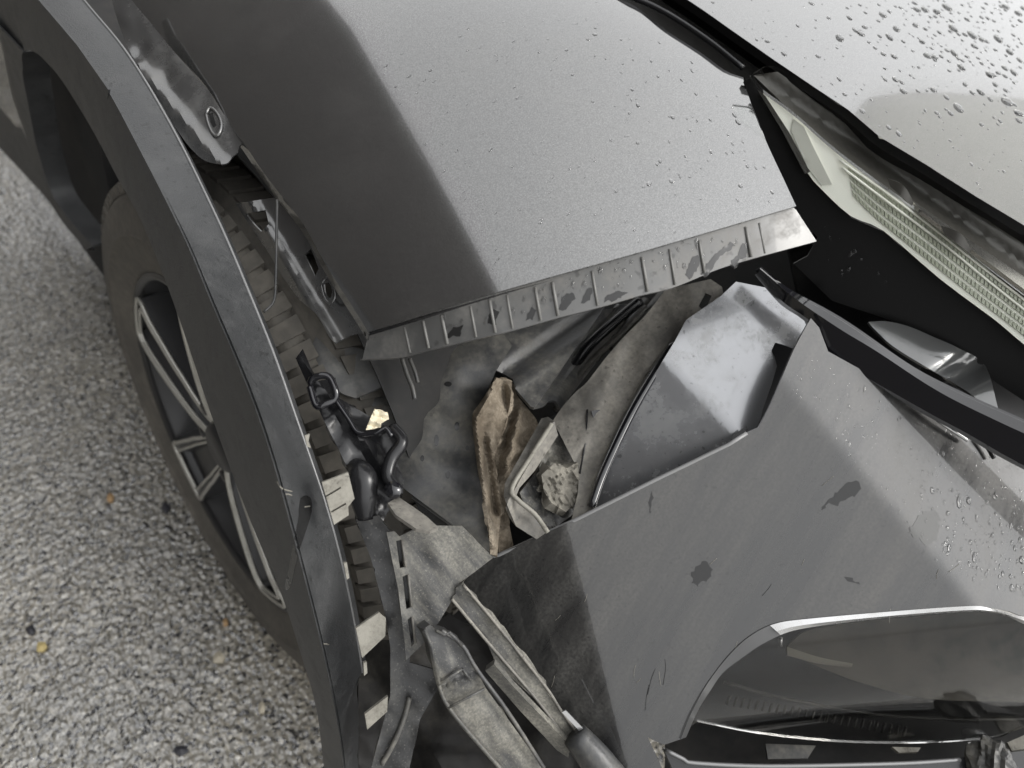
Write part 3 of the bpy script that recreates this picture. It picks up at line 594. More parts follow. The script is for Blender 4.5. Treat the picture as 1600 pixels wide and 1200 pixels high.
bump_poly = [(645, 776), (700, 816), (772, 868), (900, 812), (1022, 751), (1140, 694), (1167, 676)]+crv([(1185, 668), (1200, 640), (1215, 606), (1241, 545), (1267, 497)], 3)+[(1280, 512), (1294, 549)]+crv([(1350, 580), (1438, 632), (1512, 672), (1600, 722), (1760, 800), (2100, 965)], 3)+crv([(2100, 1200), (1760, 1040), (1600, 964), (1544, 950), (1517, 947), (1412, 954), (1262, 967), (1210, 975), (1172, 994), (1139, 1024), (1105, 1069), (1079, 1117), (1064, 1155)], 4)+[(1037, 1164), (1012, 1152), (1030, 1190), (1050, 1240), (990, 1240)]+[(931, 1160), (905, 1140), (875, 1105), (853, 1072), (775, 975), (722, 912), (740, 892), (745, 872), (700, 838), (655, 800)]
bumper = patch('front_bumper', bump_poly, BS, BUMP, car, step=10, thick=.003)
edge = on(BS, [(645, 776), (700, 816), (766, 866), (772, 869), (780, 867), (900, 812), (1022, 751), (1140, 694), (1167, 677)], -.001)
tube('bumper_edge', edge, .0019, mat('worn_edge', (.2, .2, .2), .35), bumper, seg=8)
# raw dark plastic where the paint layer has split off on the left of the bumper
# inner shelf panel above the bumper edge
SHK = -.0004
class Crease:                       # flat sheet with one soft fold along the pixel line a-b (side k tilts)
    def __init__(s, P0, n, a, b, k, w=6): s.P0, s.n, s.a, s.b, s.k, s.w = np.array(P0), np.array(n)/np.linalg.norm(n), np.array(a, float), np.array(b, float), k, w
    def depth(s, u, v):
        u = np.asarray(u, float); v = np.asarray(v, float); d = (s.b-s.a)/np.linalg.norm(s.b-s.a)
        x = (u-s.a[0])*d[1]-(v-s.a[1])*d[0]; sp = np.where(x > 6*s.w, x, s.w*np.log1p(np.exp(np.clip(x/s.w, -50, 50))))
        return 1/((ray(u, v)@s.n)/((s.P0-CP)@s.n)+s.k*sp)
D9 = Crease(pt(1120, 620, np.array(.752)), (-.42, -.34, .84), (1190, 715), (1040, 560), SHK, 2)
shelf = patch('bumper_shelf', [(1072, 500), (1127, 462), (1150, 440), (1224, 455), (1267, 497), (1241, 545), (1215, 606), (1180, 672), (1140, 700), (1022, 757), (900, 818), (922, 794), (944, 737), (987, 646), (1031, 571), (1055, 532)], D9, mat('smooth_shelf_paint', (.27, .275, .285), .2, .6, .7, coatr=.04, dust=.5, dcol=(.22, .22, .21), dscale=18, speck=.6, scol=(.05, .05, .05), sscale=180, sthr=(.68, .72)), car, step=10, thick=.003)
patch('black_rough_edge', [(1196, 532), (1222, 538), (1243, 546), (1215, 608), (1186, 668), (1192, 640), (1206, 600), (1214, 572), (1210, 556)], Plane([(1196, 532, .772), (1243, 546, .756), (1186, 668, .737)]), BLACK, bumper, step=7, thick=.002)
patch('black_rough_edge', [(1140, 694), (1146, 680), (1162, 668), (1168, 676)], Plane([(1140, 694, .735), (1162, 668, .738), (1168, 676, .735)], off=-.004), BLACK, bumper, step=7, thick=.002)

BT = BS
def ragged(po, k=3, amp=2.2, seed=1):
    r = np.random.default_rng(seed); return [(a+r.normal(0, amp), b+r.normal(0, amp)) for a, b in dens(po[:-1] if po[0] == po[-1] else po, k)]
for po in (crv([(1283, 790), (1300, 778), (1312, 764), (1326, 755), (1340, 752), (1346, 762), (1336, 774), (1318, 780), (1306, 790), (1296, 786), (1286, 796), (1283, 790)], 3), crv([(1082, 905), (1084, 892), (1096, 879), (1106, 880), (1113, 888), (1108, 902), (1100, 908), (1092, 914), (1084, 912), (1082, 905)], 3), crv([(1318, 898), (1330, 904), (1342, 912), (1338, 914), (1326, 908), (1318, 898)], 2), [(1017, 770), (1021, 772), (1019, 790), (1016, 806), (1014, 790)], crv([(1420, 828), (1436, 806), (1456, 797), (1468, 806), (1466, 830), (1456, 850), (1440, 846), (1426, 838), (1420, 828)], 3)):
    decal('grime_stain', ragged(po, 4, 1.6, int(po[0][0])), BT, GRIME if po[0][0] < 1400 else mat('wet_stain', (.075, .075, .072), .3), bumper, lift=.0002, step=5, th=.0003)
for q in ([(1012, 1085), (1018, 1060), (1024, 1045)], [(1008, 1110), (1010, 1090), (1014, 1070)], [(1036, 1070), (1040, 1045), (1039, 1030)]): tube('scratch', on(BT, q, .0001), .0003, GRIME, bumper, seg=5, n=8)
rs = np.random.default_rng(12)
for k in range(26):
    u = rs.uniform(820, 1540); v = rs.uniform(700, 1080)
    if not inside(bump_poly, np.array([u]), np.array([v]))[0]: continue
    l = rs.uniform(6, 26); a_ = rs.normal(2.1, .35)
    tube('scratch', on(BT, [(u, v), (u+l*.5*math.cos(a_)+rs.normal(0, 1), v+l*.5*math.sin(a_)), (u+l*math.cos(a_), v+l*math.sin(a_))], .0002), .0002, CREAM if rs.random() < .9 else GRIME, bumper, seg=4, n=6)
# fog lamp
FS = Plane([(1100, 1060, .745), (1060, 1160, .755), (1262, 970, .748), (1600, 964, .755), (1600, 1136, .775), (1300, 1160, .775)], 1)
inn = [(1600, 975), (1562, 958), (1536, 955), (1450, 960), (1337, 971), (1262, 981), (1225, 990), (1187, 1009), (1161, 1027), (1131, 1050), (1112, 1076), (1090, 1112), (1072, 1152)]
outr = [(1600, 964), (1544, 950), (1517, 947), (1412, 954), (1262, 967), (1210, 975), (1172, 994), (1139, 1024), (1105, 1069), (1079, 1117), (1064, 1155)]
fog = empty('fog_tmp', (0, 0, 0)); bpy.data.objects.remove(fog)
lens_poly = crv([(1780, 1060), (1600, 975), (1562, 958), (1536, 955), (1450, 960), (1337, 971), (1262, 981), (1225, 990), (1187, 1009), (1161, 1027), (1131, 1050), (1112, 1076), (1090, 1112), (1072, 1140)], 3)+crv([(1090, 1128), (1187, 1147), (1300, 1159), (1412, 1162), (1506, 1158), (1562, 1152), (1600, 1137), (1780, 1090)], 3)
bd = lambda u, v: float(BS.depth(u, v))
FL = Plane([(1080, 1130, bd(1080, 1130)+.02), (1262, 985, bd(1262, 985)+.004), (1600, 980, bd(1600, 980)+.004), (1600, 1130, bd(1600, 1130)+.085), (1300, 1155, bd(1300, 1155)+.080), (1350, 1070, bd(1350, 1070)+.022)], 2)
foglens = patch('fog_lamp', lens_poly, FL, SMOKE, bumper, step=10, thick=.003)
o_, i_ = on(BS, outr, .001), on(FL, inn, .001)
def dn(px, a, b, n=40): return [tuple(q) for q in resamp(np.array(crv(px, 8)), 200)[int(a*199):int(b*199)+1:max(1, int((b-a)*199/n))]]
co1, ci1 = resamp(on(BS, dn(outr, 0, .64), .001), 50), resamp(on(FL, dn(inn, 0, .64), 0), 50)
loft('chrome_strip', [co1, soft(co1*.5+ci1*.5-fw*.003, 4), ci1], CHROME, bumper, n=70, thick=.002)
loft('lamp_surround', [on(BS, dn(outr, .62, 1), .001), on(FL, dn(inn, .62, 1), 0)], mat('surround', (.09, .09, .09), .3, .2), bumper, n=30, thick=.002)
FB = Plane([(1080, 1130, .84), (1262, 985, .85), (1600, 980, .89), (1600, 1130, .89), (1300, 1155, .87)])
patch('lamp_housing', [(1780, 1060), (1600, 965), (1450, 950), (1262, 970), (1180, 1000), (1110, 1070), (1060, 1150), (1300, 1175), (1506, 1170), (1600, 1150), (1780, 1100)], FB, BLACK, foglens, step=16, thick=.003)
FBW = Plane([(1230, 1012, .80), (1600, 960, .84), (1600, 1090, .845), (1350, 1065, .825)])
patch('lamp_bowl', crv([(1229, 1010), (1262, 985), (1337, 972), (1450, 962), (1540, 956), (1600, 975), (1760, 1060)], 4)+crv([(1760, 1110), (1600, 1096), (1450, 1091), (1356, 1069), (1300, 1050), (1229, 1020)], 4), FBW, BOWL, foglens, step=10, thick=.002, bumpf=lambda u, v: .02*(1-np.clip(((v-960)/130), 0, 1)**2))
loft('lamp_trim', [[pt(1229, 1010, .772), pt(1280, 1026, .772), pt(1332, 1036, .775)], [pt(1230, 1024, .77), pt(1280, 1036, .77), pt(1330, 1041, .773)]], TANB, foglens, n=16, thick=.002)
tube('lamp_trim', [pt(1219, 995, .77), pt(1219, 1010, .77)], .0018, CHROME, foglens, seg=8)
tube('lamp_line', [pt(*q) for q in [(1131, 1065, .785), (1200, 1085, .79), (1262, 1097, .80), (1337, 1110, .81), (1412, 1118, .815), (1500, 1122, .82), (1620, 1120, .825)]], .0018, BEZEL, foglens, n=40, seg=6)
for k in range(26): 
    a = 1140+k*11; b = 1086+k*1.9
    tube('lamp_rib', [pt(a, b, .812), pt(a-5, b+14, .812)], .0016, BEZEL, foglens, seg=5)
# grille below
GP = Plane([(1040, 1170, .745), (1600, 1180, .78), (1300, 1240, .75)])
gr = patch('lower_grille_bar', crv([(1037, 1170), (1082, 1190), (1200, 1196), (1400, 1192), (1500, 1186), (1620, 1170)], 4)+[(1620, 1260), (1060, 1260), (1050, 1200)], GP, BLACK, bumper, step=16, thick=.006)
tube('grille_edge', on(GP, [(1040, 1172), (1070, 1187), (1084, 1192), (1200, 1197), (1400, 1193), (1500, 1187)], .002), .002, mat('edge_grey', (.2, .2, .2), .3, .5), gr, n=50, seg=8)
BK = Plane([(1100, 1150, .83), (1600, 1150, .85), (1300, 1230, .80)])
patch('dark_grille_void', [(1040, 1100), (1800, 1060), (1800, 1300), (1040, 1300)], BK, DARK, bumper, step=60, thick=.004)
for po, M_ in (([(1394, 1167), (1439, 1168), (1434, 1175), (1405, 1176)], CREAM), ([(1196, 1162), (1275, 1165), (1262, 1185), (1200, 1186)], LINER), ([(1512, 1160), (1548, 1158), (1530, 1172), (1520, 1170)], CHROME), ([(1574, 1160), (1620, 1140), (1620, 1230), (1596, 1200)], CREAM)): patch('grille_clip', po, Plane([(1100, 1165, .79), (1600, 1165, .80), (1300, 1200, .78)]), M_, bumper, step=10, thick=.004, smooth=False)
lump('wet_grille_knob', pt(1550, 1190, .77), .022, LINER, bumper, 9, (1, 1, .8))

# bottom: dirty rails under the corner
E1 = Plane([(665, 985, .655), (723, 1008, .66), (700, 1105, .665), (831, 1175, .70)])
r1 = patch('dirty_rail', [(661, 983), (672, 976), (681, 984), (700, 987), (723, 1008), (742, 1045), (759, 1075), (831, 1175), (862, 1225), (800, 1225), (781, 1200), (706, 1112), (700, 1103), (684, 1069), (670, 1003)], E1, DUSTY, car, step=7, thick=.012, bumpf=lambda u, v: .0012*noise2(u, v, 60, 61)+.004/(1+np.exp(-(v-1098+(u-700)*.5)/2.5))-.004*np.exp(-((v-1075-(u-700)*-.5)/5)**2)+.004/(1+np.exp(-((u-715)*.8-(v-1040)*.6)/5)))
for a, b in (((700, 1106), (757, 1076)), ((684, 1070), (722, 1045)), ((722, 1045), (735, 1062))): tube('rail_fold', on(E1, [a, b], .003), .0013, DUSTY, r1, seg=7)
tube('rail_fold', on(E1, [(663, 983), (674, 1010), (686, 1068)], .003), .0016, DUSTY, r1, seg=7)
tube('rail_fold', on(E1, [(681, 985), (694, 992), (702, 988), (722, 1008)], .003), .0016, DUSTY, r1, seg=7)
E2 = Plane([(765, 1043, .675), (890, 1168, .71), (800, 1080, .68)], off=0)
E2 = Plane([(761, 1047, .675), (800, 1072, .68), (888, 1165, .705)])
patch('lower_rail', [(758, 1048), (772, 1038), (803, 1074), (845, 1118), (892, 1166), (888, 1184), (870, 1172), (812, 1110)], E2, DUSTY, car, step=8, thick=.006)
E3 = Plane([(708, 930, .675), (775, 975, .685), (853, 1075, .70), (895, 1160, .715), (722, 912, .682)])
r3 = patch('bumper_side_rail', [(705, 935), (712, 928), (712, 919), (722, 912), (775, 975), (853, 1072), (856, 1085), (876, 1109), (904, 1146), (896, 1162), (888, 1164), (844, 1100), (775, 1037), (759, 1000)], E3, DUSTY, car, step=8, thick=.006, bumpf=lambda u, v: .002*noise2(u, v, 60, 71)-.005/(1+np.exp(-((u-800)*.78-(v-1010)*.62-3)/3)))
loft('chrome_clip', [[pt(878, 1113, .69), pt(884, 1110, .69)], [pt(905, 1142, .695), pt(911, 1138, .695)]], CHROME, r3, n=8, thick=.002)
tube('rail_end', [pt(898, 1148, .70), pt(925, 1180, .70), pt(960, 1225, .705)], [.012, .015, .016], LINER, r3, n=12, seg=16)
for px, M_ in (([(661, 985), (671, 1005), (685, 1068), (706, 1112), (781, 1200), (800, 1222)], DUSTY), ([(690, 985), (722, 1008), (745, 1046), (792, 1110), (850, 1200)], STEEL)): tube('rail_edge_highlight', on(E1, px, .002), .0018, M_, r1, n=50, seg=6)  # lighter tubes paint highlights along the rail edges
for px in ([(724, 914), (776, 976), (853, 1074), (876, 1110), (903, 1147)], [(706, 936), (760, 1001), (845, 1101), (889, 1163)]): tube('rail_edge_highlight', on(E3, px, .002), .0014, TAN, r3, n=50, seg=6)  # painted edge highlights of the side rail
E4 = Plane([(600, 1050, .76), (760, 1080, .76), (700, 1200, .74)])
patch('undertray', [(560, 1000), (640, 1000), (700, 960), (780, 1000), (900, 1150), (930, 1230), (560, 1230)], E4, BRONZE, car, step=9, thick=.004, bumpf=lambda u, v: .014*noise2(u, v, 150, 81))
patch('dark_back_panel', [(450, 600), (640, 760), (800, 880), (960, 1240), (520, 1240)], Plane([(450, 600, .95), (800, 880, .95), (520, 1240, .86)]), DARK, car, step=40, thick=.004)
# torn cream scrap
scrap = patch('torn_label_scrap', [(585, 639), (606, 645), (608, 655), (596, 660), (595, 668), (572, 670), (578, 655)], Plane([(572, 670, .69), (606, 645, .70), (585, 639, .695)]), mat('cream_paper', (.62, .56, .42), .6), None, step=4, thick=.0012, bumpf=lambda u, v: .004*noise2(u, v, 20, 91))
tag(scrap, 'small torn cream scrap caught on the black bracket by the wheel', 'scrap')

# ---------------------------------------------------------------- headlight
HS = Plane([(1174, 122, .748), (1600, 385, .698), (1600, 530, .735), (1262, 270, .730), (1330, 338, .732), (1230, 200, .734)])
lamp = patch('headlight', [(1174, 122), (1161, 128), (1202, 232), (1225, 281), (1240, 325), (1250, 340), (1278, 372), (1262, 400), (1240, 412), (1300, 470), (1390, 500), (1500, 560), (1620, 640), (1780, 740), (2100, 940), (2100, 860), (1780, 655), (1620, 555), (1556, 503), (1469, 437), (1381, 362), (1330, 340), (1285, 298), (1262, 270), (1225, 203)], Plane([(1174, 122, .755), (1240, 325, .74), (1300, 470, .80), (1620, 640, .775), (1620, 555, .745)], 1), VOID, car, step=14, thick=.004)
strip_lo = [(1225, 203), (1262, 270), (1285, 297), (1330, 338), (1381, 361), (1469, 436), (1556, 501), (1600, 538), (1700, 615), (2050, 880)]
strip_hi = [(1192, 145), (1240, 180), (1300, 233), (1375, 290), (1450, 343), (1525, 404), (1600, 462), (1700, 540), (2050, 810)]
patch('light_strip', crv(strip_hi, 3)+crv(strip_lo, 3)[::-1], HS, DRL, lamp, step=10, thick=.004)
# cells: four rows of small raised lenses running along the strip
hiP = resamp(np.array(crv([(1304, 240), (1375, 294), (1450, 348), (1525, 408), (1600, 467), (1680, 530)], 5)), 60)
loP = resamp(np.array(crv([(1318, 290), (1360, 336), (1430, 394), (1500, 450), (1580, 512), (1665, 580)], 5)), 60)
rows = 4
cell_mesh = None
for r_ in range(rows):
    for k in range(1, 58):
        if k < 3+r_*0: continue
        a0, a1 = r_/rows+.03, (r_+1)/rows-.03
        q = [hiP[k]*(1-a0)+loP[k]*a0, hiP[k+1]*(1-a0)+loP[k+1]*a0, hiP[k+1]*(1-a1)+loP[k+1]*a1, hiP[k]*(1-a1)+loP[k]*a1]
        c0 = sum(q)/4; q = [c0+(w-c0)*.9 for w in q]
        tp = on(HS, [c0+(w-c0)*.8 for w in q], .0016); bt = on(HS, q, .0005)
        finish('light_cell', list(bt)+list(tp), [(4, 5, 6, 7), (0, 1, 5, 4), (1, 2, 6, 5), (2, 3, 7, 6), (3, 0, 4, 7)], CELL, lamp, smooth=False)
for po, m_ in (([(1184, 140), (1196, 150), (1232, 205), (1266, 268), (1258, 272), (1222, 204)], BEZEL), ([(1240, 186), (1256, 198), (1272, 232), (1300, 288), (1284, 290), (1262, 262), (1236, 205)], mat('lamp_inner_step', (.5, .5, .45), .3))): patch('light_strip_bezel', po, HS, m_, lamp, step=8, thick=.003, bumpf=lambda u, v: u*0-.0015)
for q in ([(1316, 262), (1390, 318), (1470, 378), (1560, 452), (1660, 530)], [(1312, 250), (1375, 294), (1450, 350), (1525, 410), (1600, 468), (1680, 532)]): tube('light_strip_ridge', on(HS, q, .003), .0012, DRL, lamp, n=40, seg=6)
loft('chrome_line', [on(HS, off(strip_hi, 0, -5), .004), on(HS, off(strip_hi, 2, 2), .004)], CHROME, lamp, n=50, thick=.002)
# upper reflector under the bonnet edge
HB = Plane([(1210, 110, .765), (1600, 365, .735), (1600, 455, .712), (1240, 172, .75)])
patch('upper_reflector', [(1178, 118), (1215, 112), (1285, 160), (1380, 232), (1450, 280), (1530, 335), (1610, 388), (1760, 480), (2080, 690), (2060, 815), (1760, 585), (1600, 462), (1525, 402), (1450, 341), (1375, 288), (1300, 231), (1240, 178)], HB, BEZEL, lamp, step=10, thick=.003, bumpf=lambda u, v: .012*np.exp(-(((u-1400)*.58-(v-275)*.81)/16)**2))
for (a, b, l_) in ((1412, 298, 26), (1500, 372, 30)):
    loft('projector_fin', [[pt(a-l_, b-20, .70), pt(a, b-8, .695), pt(a+l_*.6, b+18, .70)], [pt(a-l_*.8, b-6, .70), pt(a-2, b+10, .698), pt(a+l_*.5, b+24, .702)]], BEZEL, lamp, n=14, thick=.004)
loft('lower_reflector', [[pt(1425, 312, .722), pt(1500, 365, .72), pt(1600, 432, .715), pt(1720, 515, .71)], [pt(1440, 330, .71), pt(1515, 388, .708), pt(1600, 452, .704), pt(1720, 545, .70)]], REFL, lamp, n=30, thick=.003)
lensc = patch('clear_lens', crv([(1172, 118), (1210, 104), (1283, 152), (1380, 226), (1450, 272), (1530, 322), (1610, 374), (1760, 468)], 3)+[(1760, 660)]+crv(strip_lo, 3)[::-1]+[(1180, 150)], Plane([(1174, 122, .744), (1600, 375, .690), (1600, 540, .727), (1262, 270, .724)], off=-.005), LENS, lamp, step=14, thick=.002)
patch('dark_lamp_backing', [(1230, 380), (1330, 340), (1640, 520), (1820, 640), (2150, 800), (2150, 1080), (1820, 900), (1560, 720), (1420, 640), (1260, 520)], Plane([(1250, 400, .86), (1800, 640, .84), (1800, 880, .78)]), BLACK, car, step=40, thick=.004)
# gloss wing arm under the lamp
AR = Plane([(1190, 422, .745), (1300, 520, .735), (1600, 690, .69), (1600, 665, .69), (1438, 620, .715)])
arm_t = [(1186, 420), (1230, 455), (1294, 490), (1337, 517), (1425, 578), (1512, 622), (1600, 661), (1760, 735), (2100, 885)]
arm_b = [(1188, 424), (1228, 470), (1270, 500), (1288, 545), (1438, 634), (1512, 674), (1600, 724), (1760, 800), (2100, 962)]
at = rail_t = np.array([pt(a, b, AR.depth(a, b)) for a, b in arm_t]); ab = np.array([pt(a, b, AR.depth(a, b)) for a, b in arm_b])
arm = loft('gloss_trim_arm', [at+fw*.012, at, (at*.75+resamp(ab, len(at))*.25)-fw*.004, ab, ab+fw*.01], GLOSS, car, n=60, thick=.003)
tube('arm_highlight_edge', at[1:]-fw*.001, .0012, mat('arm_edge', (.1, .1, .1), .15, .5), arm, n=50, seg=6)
patch('pocket_reflection', crv([(1357, 503), (1385, 502), (1420, 510), (1460, 527), (1500, 545), (1540, 572), (1560, 640)], 4)+crv([(1530, 626), (1504, 607), (1450, 575), (1394, 540), (1362, 510)], 4), Plane([(1357, 503, .76), (1530, 562, .75), (1504, 610, .735)]), mat('pocket_reflection_grey', (.09, .092, .092), .12, .3, .6), lamp, step=8, thick=.003, bumpf=lambda u, v: .02*np.exp(-(((u-1520)*.5-(v-575)*-.85)/22)**2))  # grey inset paints the pale reflection in the dark gloss surface
# loose thin strip and spike by the arm
tube('loose_sliver', on(BS, [(1438, 634), (1470, 660), (1512, 688)], .006), .0018, CHROME, bumper, n=16, seg=6)
tube('loose_sliver', on(BS, [(1533, 686), (1545, 702), (1553, 716)], .006), .002, BLACK, bumper, n=10, seg=6)

# ---------------------------------------------------------------- water
def drops(name, poly, surf, specs, seed, lift=0.):
    r = np.random.default_rng(seed); p = np.array(poly, float); V = []; F = []
    base = []; rings = 4; seg = 10
    for i in range(rings):
        ph = i/rings*math.pi/2
        for k in range(seg): base.append((math.cos(ph)*math.cos(2*math.pi*k/seg), math.cos(ph)*math.sin(2*math.pi*k/seg), math.sin(ph)))
    base.append((0, 0, 1)); base = np.array(base)
    bf = [(i*seg+k, i*seg+(k+1) % seg, (i+1)*seg+(k+1) % seg, (i+1)*seg+k) for i in range(rings-1) for k in range(seg)]+[((rings-1)*seg+k, (rings-1)*seg+(k+1) % seg, rings*seg) for k in range(seg)]
    pts = []
    for (n, lo, hi, elong, sub) in specs:
        q = np.array(sub if sub else poly, float); a, b = q.min(0), q.max(0); c = 0
        while c < n:
            u, v = r.uniform(a[0], b[0]), r.uniform(a[1], b[1])
            if inside(q, np.array([u]), np.array([v]))[0]:
                c += 1; sz = lo*(hi/lo)**(r.random()**1.8)
                if any((u-a_)**2+(v-b_)**2 < ((sz+c_)*1450)**2 for a_, b_, c_, _e in pts): continue
                pts.append((u, v, sz, 1+r.random()*(elong-1)))
    pts = np.array(pts); u, v = pts[:, 0], pts[:, 1]
    P0 = pt(u, v, surf.depth(u, v)-lift); P1 = pt(u+1, v, surf.depth(u+1, v)-lift); P2 = pt(u, v-1, surf.depth(u, v-1)-lift)
    for i in range(len(pts)):
        a = P1[i]-P0[i]; b = P2[i]-P0[i]; nn = np.cross(a, b); nn /= np.linalg.norm(nn)
        if np.dot(nn, CP-P0[i]) < 0: nn = -nn
        dn = np.array([0, 0, -1.])-nn*(-nn[2]); dn = dn/np.linalg.norm(dn) if np.linalg.norm(dn) > .05 else a/np.linalg.norm(a)
        sd_ = np.cross(nn, dn); s_ = pts[i, 2]; e_ = pts[i, 3]
        jit = 1+.18*np.sin(np.arctan2(base[:, 1], base[:, 0])*2+r.uniform(0, 6))*r.random()
        b0 = len(V)*0+i*len(base)
        V.append(P0[i]+nn*(base[:, 2:3]*s_*.40-.0001)+dn*(base[:, 0:1]*s_*e_*jit[:, None])+sd_*(base[:, 1:2]*s_*jit[:, None]))
        F += [tuple(b0+x for x in f) for f in bf]
    return finish(name, np.concatenate(V), F, WATER, None)
hp = [(1080, 0), (1281, 136), (1450, 250), (1600, 345), (1600, 0)]
d = drops('raindrops', hp, HOOD, [(200, .0007, .0032, 1.5, None), (230, .0014, .0058, 1.4, [(1400, 0), (1600, 0), (1600, 130), (1520, 120), (1420, 60)]), (110, .0022, .006, 1.4, [(1300, 0), (1600, 0), (1600, 200), (1400, 150)])], 3)
tag(d, 'clear raindrops beaded on the grey bonnet', 'raindrops', kind='stuff')
fp = [(560, 60), (940, 0), (1130, 130), (1220, 310), (1000, 380), (760, 440), (700, 300)]
d = drops('raindrops', fp, FEND, [(330, .0004, .0013, 2.6, None), (40, .001, .0026, 2.2, [(900, 20), (1130, 130), (1220, 310), (1000, 300)])], 4)
tag(d, 'fine raindrops scattered over the light side of the grey wing', 'raindrops', kind='stuff')
bp_ = [(1270, 560), (1440, 650), (1600, 740), (1600, 930), (1480, 900), (1230, 600)]
d = drops('raindrops', bp_, BS, [(420, .0004, .0016, 2.4, None), (120, .0008, .003, 2., [(1440, 760), (1600, 760), (1600, 930), (1480, 880)])], 5)
tag(d, 'raindrops spattered on the outer side of the bumper', 'raindrops', kind='stuff')
SS = Built(strip)
for k, po in enumerate(([(1072, 430), (1080, 405), (1090, 398), (1094, 410), (1086, 428), (1078, 436)], [(1096, 428), (1112, 402), (1128, 388), (1142, 378), (1150, 384), (1128, 398), (1110, 424), (1100, 434)], [(1140, 415), (1152, 398), (1160, 380), (1170, 385), (1164, 402), (1148, 420)], [(944, 472), (950, 460), (968, 454), (980, 458), (966, 468)], [(760, 505), (768, 482), (780, 486), (774, 508)], [(872, 484), (880, 464), (894, 456), (900, 464), (886, 484)], [(822, 500), (830, 480), (838, 484), (832, 500)], [(700, 528), (708, 512), (722, 508), (718, 524)], [(908, 472), (916, 452), (926, 448), (922, 470)])):
    decal('wet_streak', ragged(po, 4, 1.2, 40+k), SS, GRIME, strip, lift=.0003, step=5, th=.0003)
LS = Built(liner)
for k, (u, v, a_, b_) in enumerate([(682, 688, 4, 9), (714, 666, 4, 7), (666, 628, 5, 4), (700, 600, 6, 4), (700, 742, 4, 6), (730, 700, 3, 4), (660, 716, 3, 5)]): decal('clip_hole', [(u+a_*math.cos(t_), v+b_*math.sin(t_)) for t_ in np.linspace(0, 5.6, 9)], LS, GRIME, liner, lift=.0004, step=4)
tube('wire_harness', [pt(*q) for q in [(858, 610, .84), (884, 590, .85), (905, 560, .86), (925, 535, .86), (958, 505, .87), (1000, 470, .88)]], .006, BLACK, car, n=40)
tube('wire_harness', [pt(*q) for q in [(868, 640, .82), (890, 606, .84), (922, 566, .85), (962, 528, .86), (1010, 480, .87)]], .0035, LINER, car, n=40)
for u, v, t_ in ((890, 690, .752), (1060, 470, .788), (960, 600, .77)): tube('push_pin', [pt(u, v, t_+.003), pt(u, v, t_-.002)], .0055, BLACK, brkt, seg=14)
d = drops('raindrops', [(690, 480), (1180, 350), (1180, 385), (690, 525)], Built(strip), [(110, .0006, .0022, 2.4, None)], 6)
tag(d, 'raindrops clinging to the ribbed flange of the wing', 'raindrops', kind='stuff')

d = drops('raindrops', [(1215, 250), (1240, 300), (1300, 360), (1420, 460), (1430, 490), (1290, 420), (1240, 330)], Built(lamp), [(26, .0005, .0026, 1.6, None)], 8)
tag(d, 'small raindrops on the black lower edge of the headlight', 'raindrops', kind='stuff')
big = [(1573, 159, .0062), (1518, 55, .0052), (1535, 62, .004), (1480, 12, .0055), (1463, 18, .005), (1445, 14, .0045), (1432, 16, .0042), (1502, 105, .0042), (1589, 176, .004), (1533, 144, .004), (1478, 152, .003), (1380, 24, .0042), (1346, 52, .0042), (1313, 60, .005), (1460, 90, .004), (1489, 44, .005), (1560, 60, .005), (1577, 82, .0045), (1590, 20, .005), (1570, 10, .005), (1440, 66, .0035), (1521, 72, .0034), (1552, 118, .0035), (1485, 178, .003)]
for k, (u, v, r_) in enumerate(big):
    d = drops('water_drop', [(u-1, v-1), (u+1, v-1), (u+1, v+1), (u-1, v+1)], HOOD, [(1, r_*1.08, r_*1.1, 1.4, None)], 100+k)
    tag(d, 'large clear water drop beaded on the grey bonnet', 'water drop', 'large water drops on the bonnet')
def ground_chip(name, poly, M, h=.003):
    z = .0035; P_ = [pt(a, b, np.array((z-CP[2])/ray(a, b)[2])) for a, b in poly]; n = len(P_); c = sum(P_)/n+np.array([0, 0, h])
    V = P_+[p-np.array([0, 0, .004]) for p in P_]+[c]
    F = [(i, (i+1) % n, 2*n) for i in range(n)]+[(i+n, (i+1) % n+n, (i+1) % n, i) for i in range(n)]+[tuple(range(n, 2*n))[::-1]]
    return finish(name, V, F, M, None, smooth=False)
def blob(u, v, a, b, seed, n=8):
    r = np.random.default_rng(seed); return [(u+a*math.cos(6.283*k/n)*r.uniform(.7, 1.2), v+b*math.sin(6.283*k/n)*r.uniform(.7, 1.2)) for k in range(n)]
LEAF = mat('orange_leaf', (.34, .22, .11), .6); YEL = mat('pale_yellow_leaf', (.45, .36, .16), .6); STONE = mat('dark_pebble', (.03, .03, .035), .4); PALE = mat('pale_pebble', (.4, .36, .28), .5)
for u, v, a, b, m_, nm, lab, cat in ((172, 777, 7, 8, LEAF, 'leaf_fragment', 'bright orange leaf fragment lying on the asphalt beside the tyre', 'leaf'), (64, 1010, 8, 10, YEL, 'leaf_fragment', 'pale yellow leaf fragment on the wet asphalt near the left edge', 'leaf'),
        (352, 972, 5, 6, LEAF, 'leaf_fragment', 'tiny orange leaf speck on the asphalt just below the tyre', 'leaf'), (341, 1027, 10, 9, PALE, 'pebble', 'pale tan pebble in the asphalt below the wheel', 'pebble'), (409, 1106, 6, 10, PALE, 'pebble', 'narrow tan pebble beside the bottom end of the wheel arch trim', 'pebble'),
        (259, 793, 7, 8, STONE, 'pebble', 'small dark pebble on the asphalt left of the tyre and right of an orange leaf', 'pebble'), (48, 983, 8, 8, STONE, 'pebble', 'dark round pebble just above the pale yellow leaf fragment', 'pebble'), (283, 1172, 11, 9, STONE, 'pebble', 'largest dark pebble near the bottom edge of the photo', 'pebble')):
    tag(ground_chip(nm, blob(u, v, a, b, int(u)), m_), lab, cat)
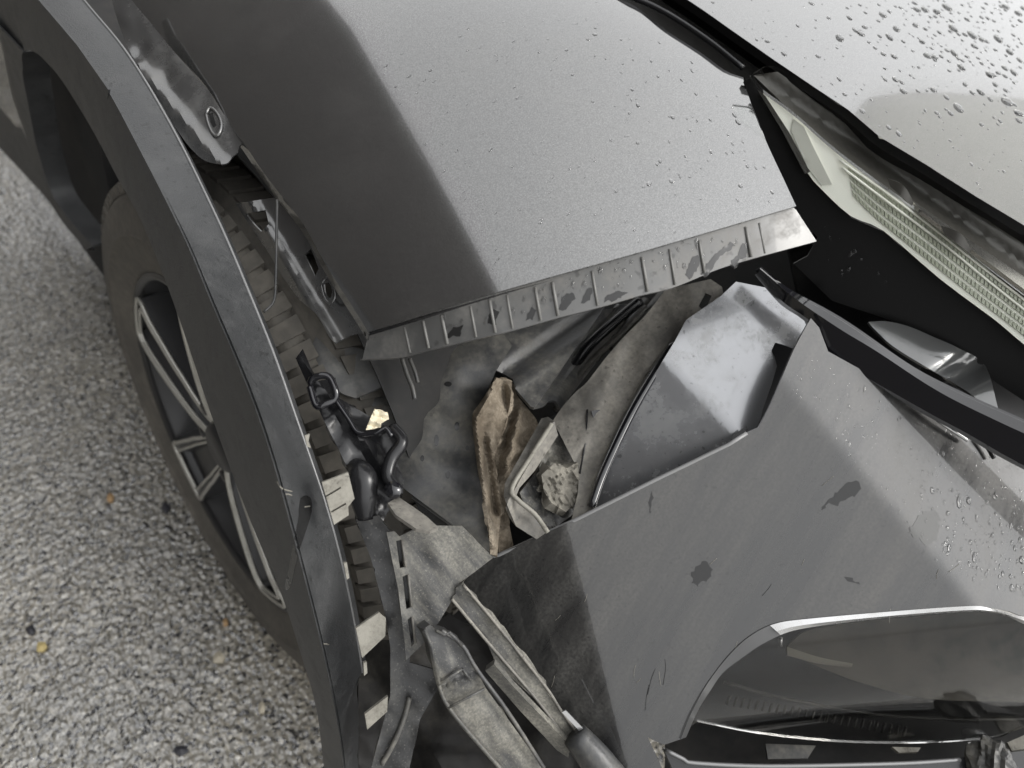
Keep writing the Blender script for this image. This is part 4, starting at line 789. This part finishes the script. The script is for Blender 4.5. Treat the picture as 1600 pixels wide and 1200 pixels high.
# ---------------------------------------------------------------- surroundings that the paint mirrors
WALL = mat('dark_brick_wall', (.03, .027, .025), .8, dust=.4, dcol=(.05, .045, .04), dscale=1.5)
def rbox(name, c, ax, half, z0, z1, M):
    a = np.array([math.sin(ax), math.cos(ax), 0]); b = np.array([a[1], -a[0], 0]); V = []
    for z in (z0, z1):
        for (p, q) in ((-1, -1), (1, -1), (1, 1), (-1, 1)): V.append(np.array([c[0], c[1], z])+a*p*half[0]+b*q*half[1])
    return finish(name, V, [(0, 1, 2, 3), (7, 6, 5, 4), (0, 4, 5, 1), (1, 5, 6, 2), (2, 6, 7, 3), (3, 7, 4, 0)], M, smooth=False)
az = math.radians(-60); D_ = 5.; wc = np.array([.1, -.2])+np.array([math.sin(az), math.cos(az)])*(D_+2)
bld = rbox('building', wc, az, (2, 16), -.01, .85+D_*1.75, WALL); tag(bld, 'dark brick building standing across the yard from the car', 'building')
can = empty('reflection_slab', (4.5, -1, 0)); tag(can, 'added unseen canopy on steel posts standing beyond the far side of the car', 'reflection_slab')  # made-up slab out of view, added to darken the bonnet's reflection
CV = mat('reflection_slab_sheet', (.8, .8, .78), .7)
_n = CV.node_tree; _t = _n.nodes.new('ShaderNodeBsdfTranslucent'); _t.inputs[0].default_value = (.9, .9, .88, 1); _x = _n.nodes.new('ShaderNodeMixShader'); _x.inputs[0].default_value = .85
_o = _n.nodes['Material Output']; _n.links.new(_n.nodes['Principled BSDF'].outputs[0], _x.inputs[1]); _n.links.new(_t.outputs[0], _x.inputs[2]); _n.links.new(_x.outputs[0], _o.inputs[0])
pl = [(2.9, -.35), (3.23, .15), (3.53, .28), (3.83, .21), (4.89, -.24), (6.5, -1.1), (6.5, -2.4), (2.9, -2.4)]
n = len(pl); V = [(x, y, 3.0) for x, y in pl]+[(x, y, 3.08) for x, y in pl]
finish('reflection_slab_roof', V, [tuple(range(n))[::-1], tuple(range(n, 2*n))]+[(i, (i+1) % n, (i+1) % n+n, i+n) for i in range(n)], CV, can, smooth=False)
for x, y in ((3.0, -2.35), (6.4, -2.35), (6.4, -1.2)): tube('reflection_slab_post', [(x, y, 0), (x, y, 1.5), (x, y, 2.998)], .035, BEZEL, can, seg=12)
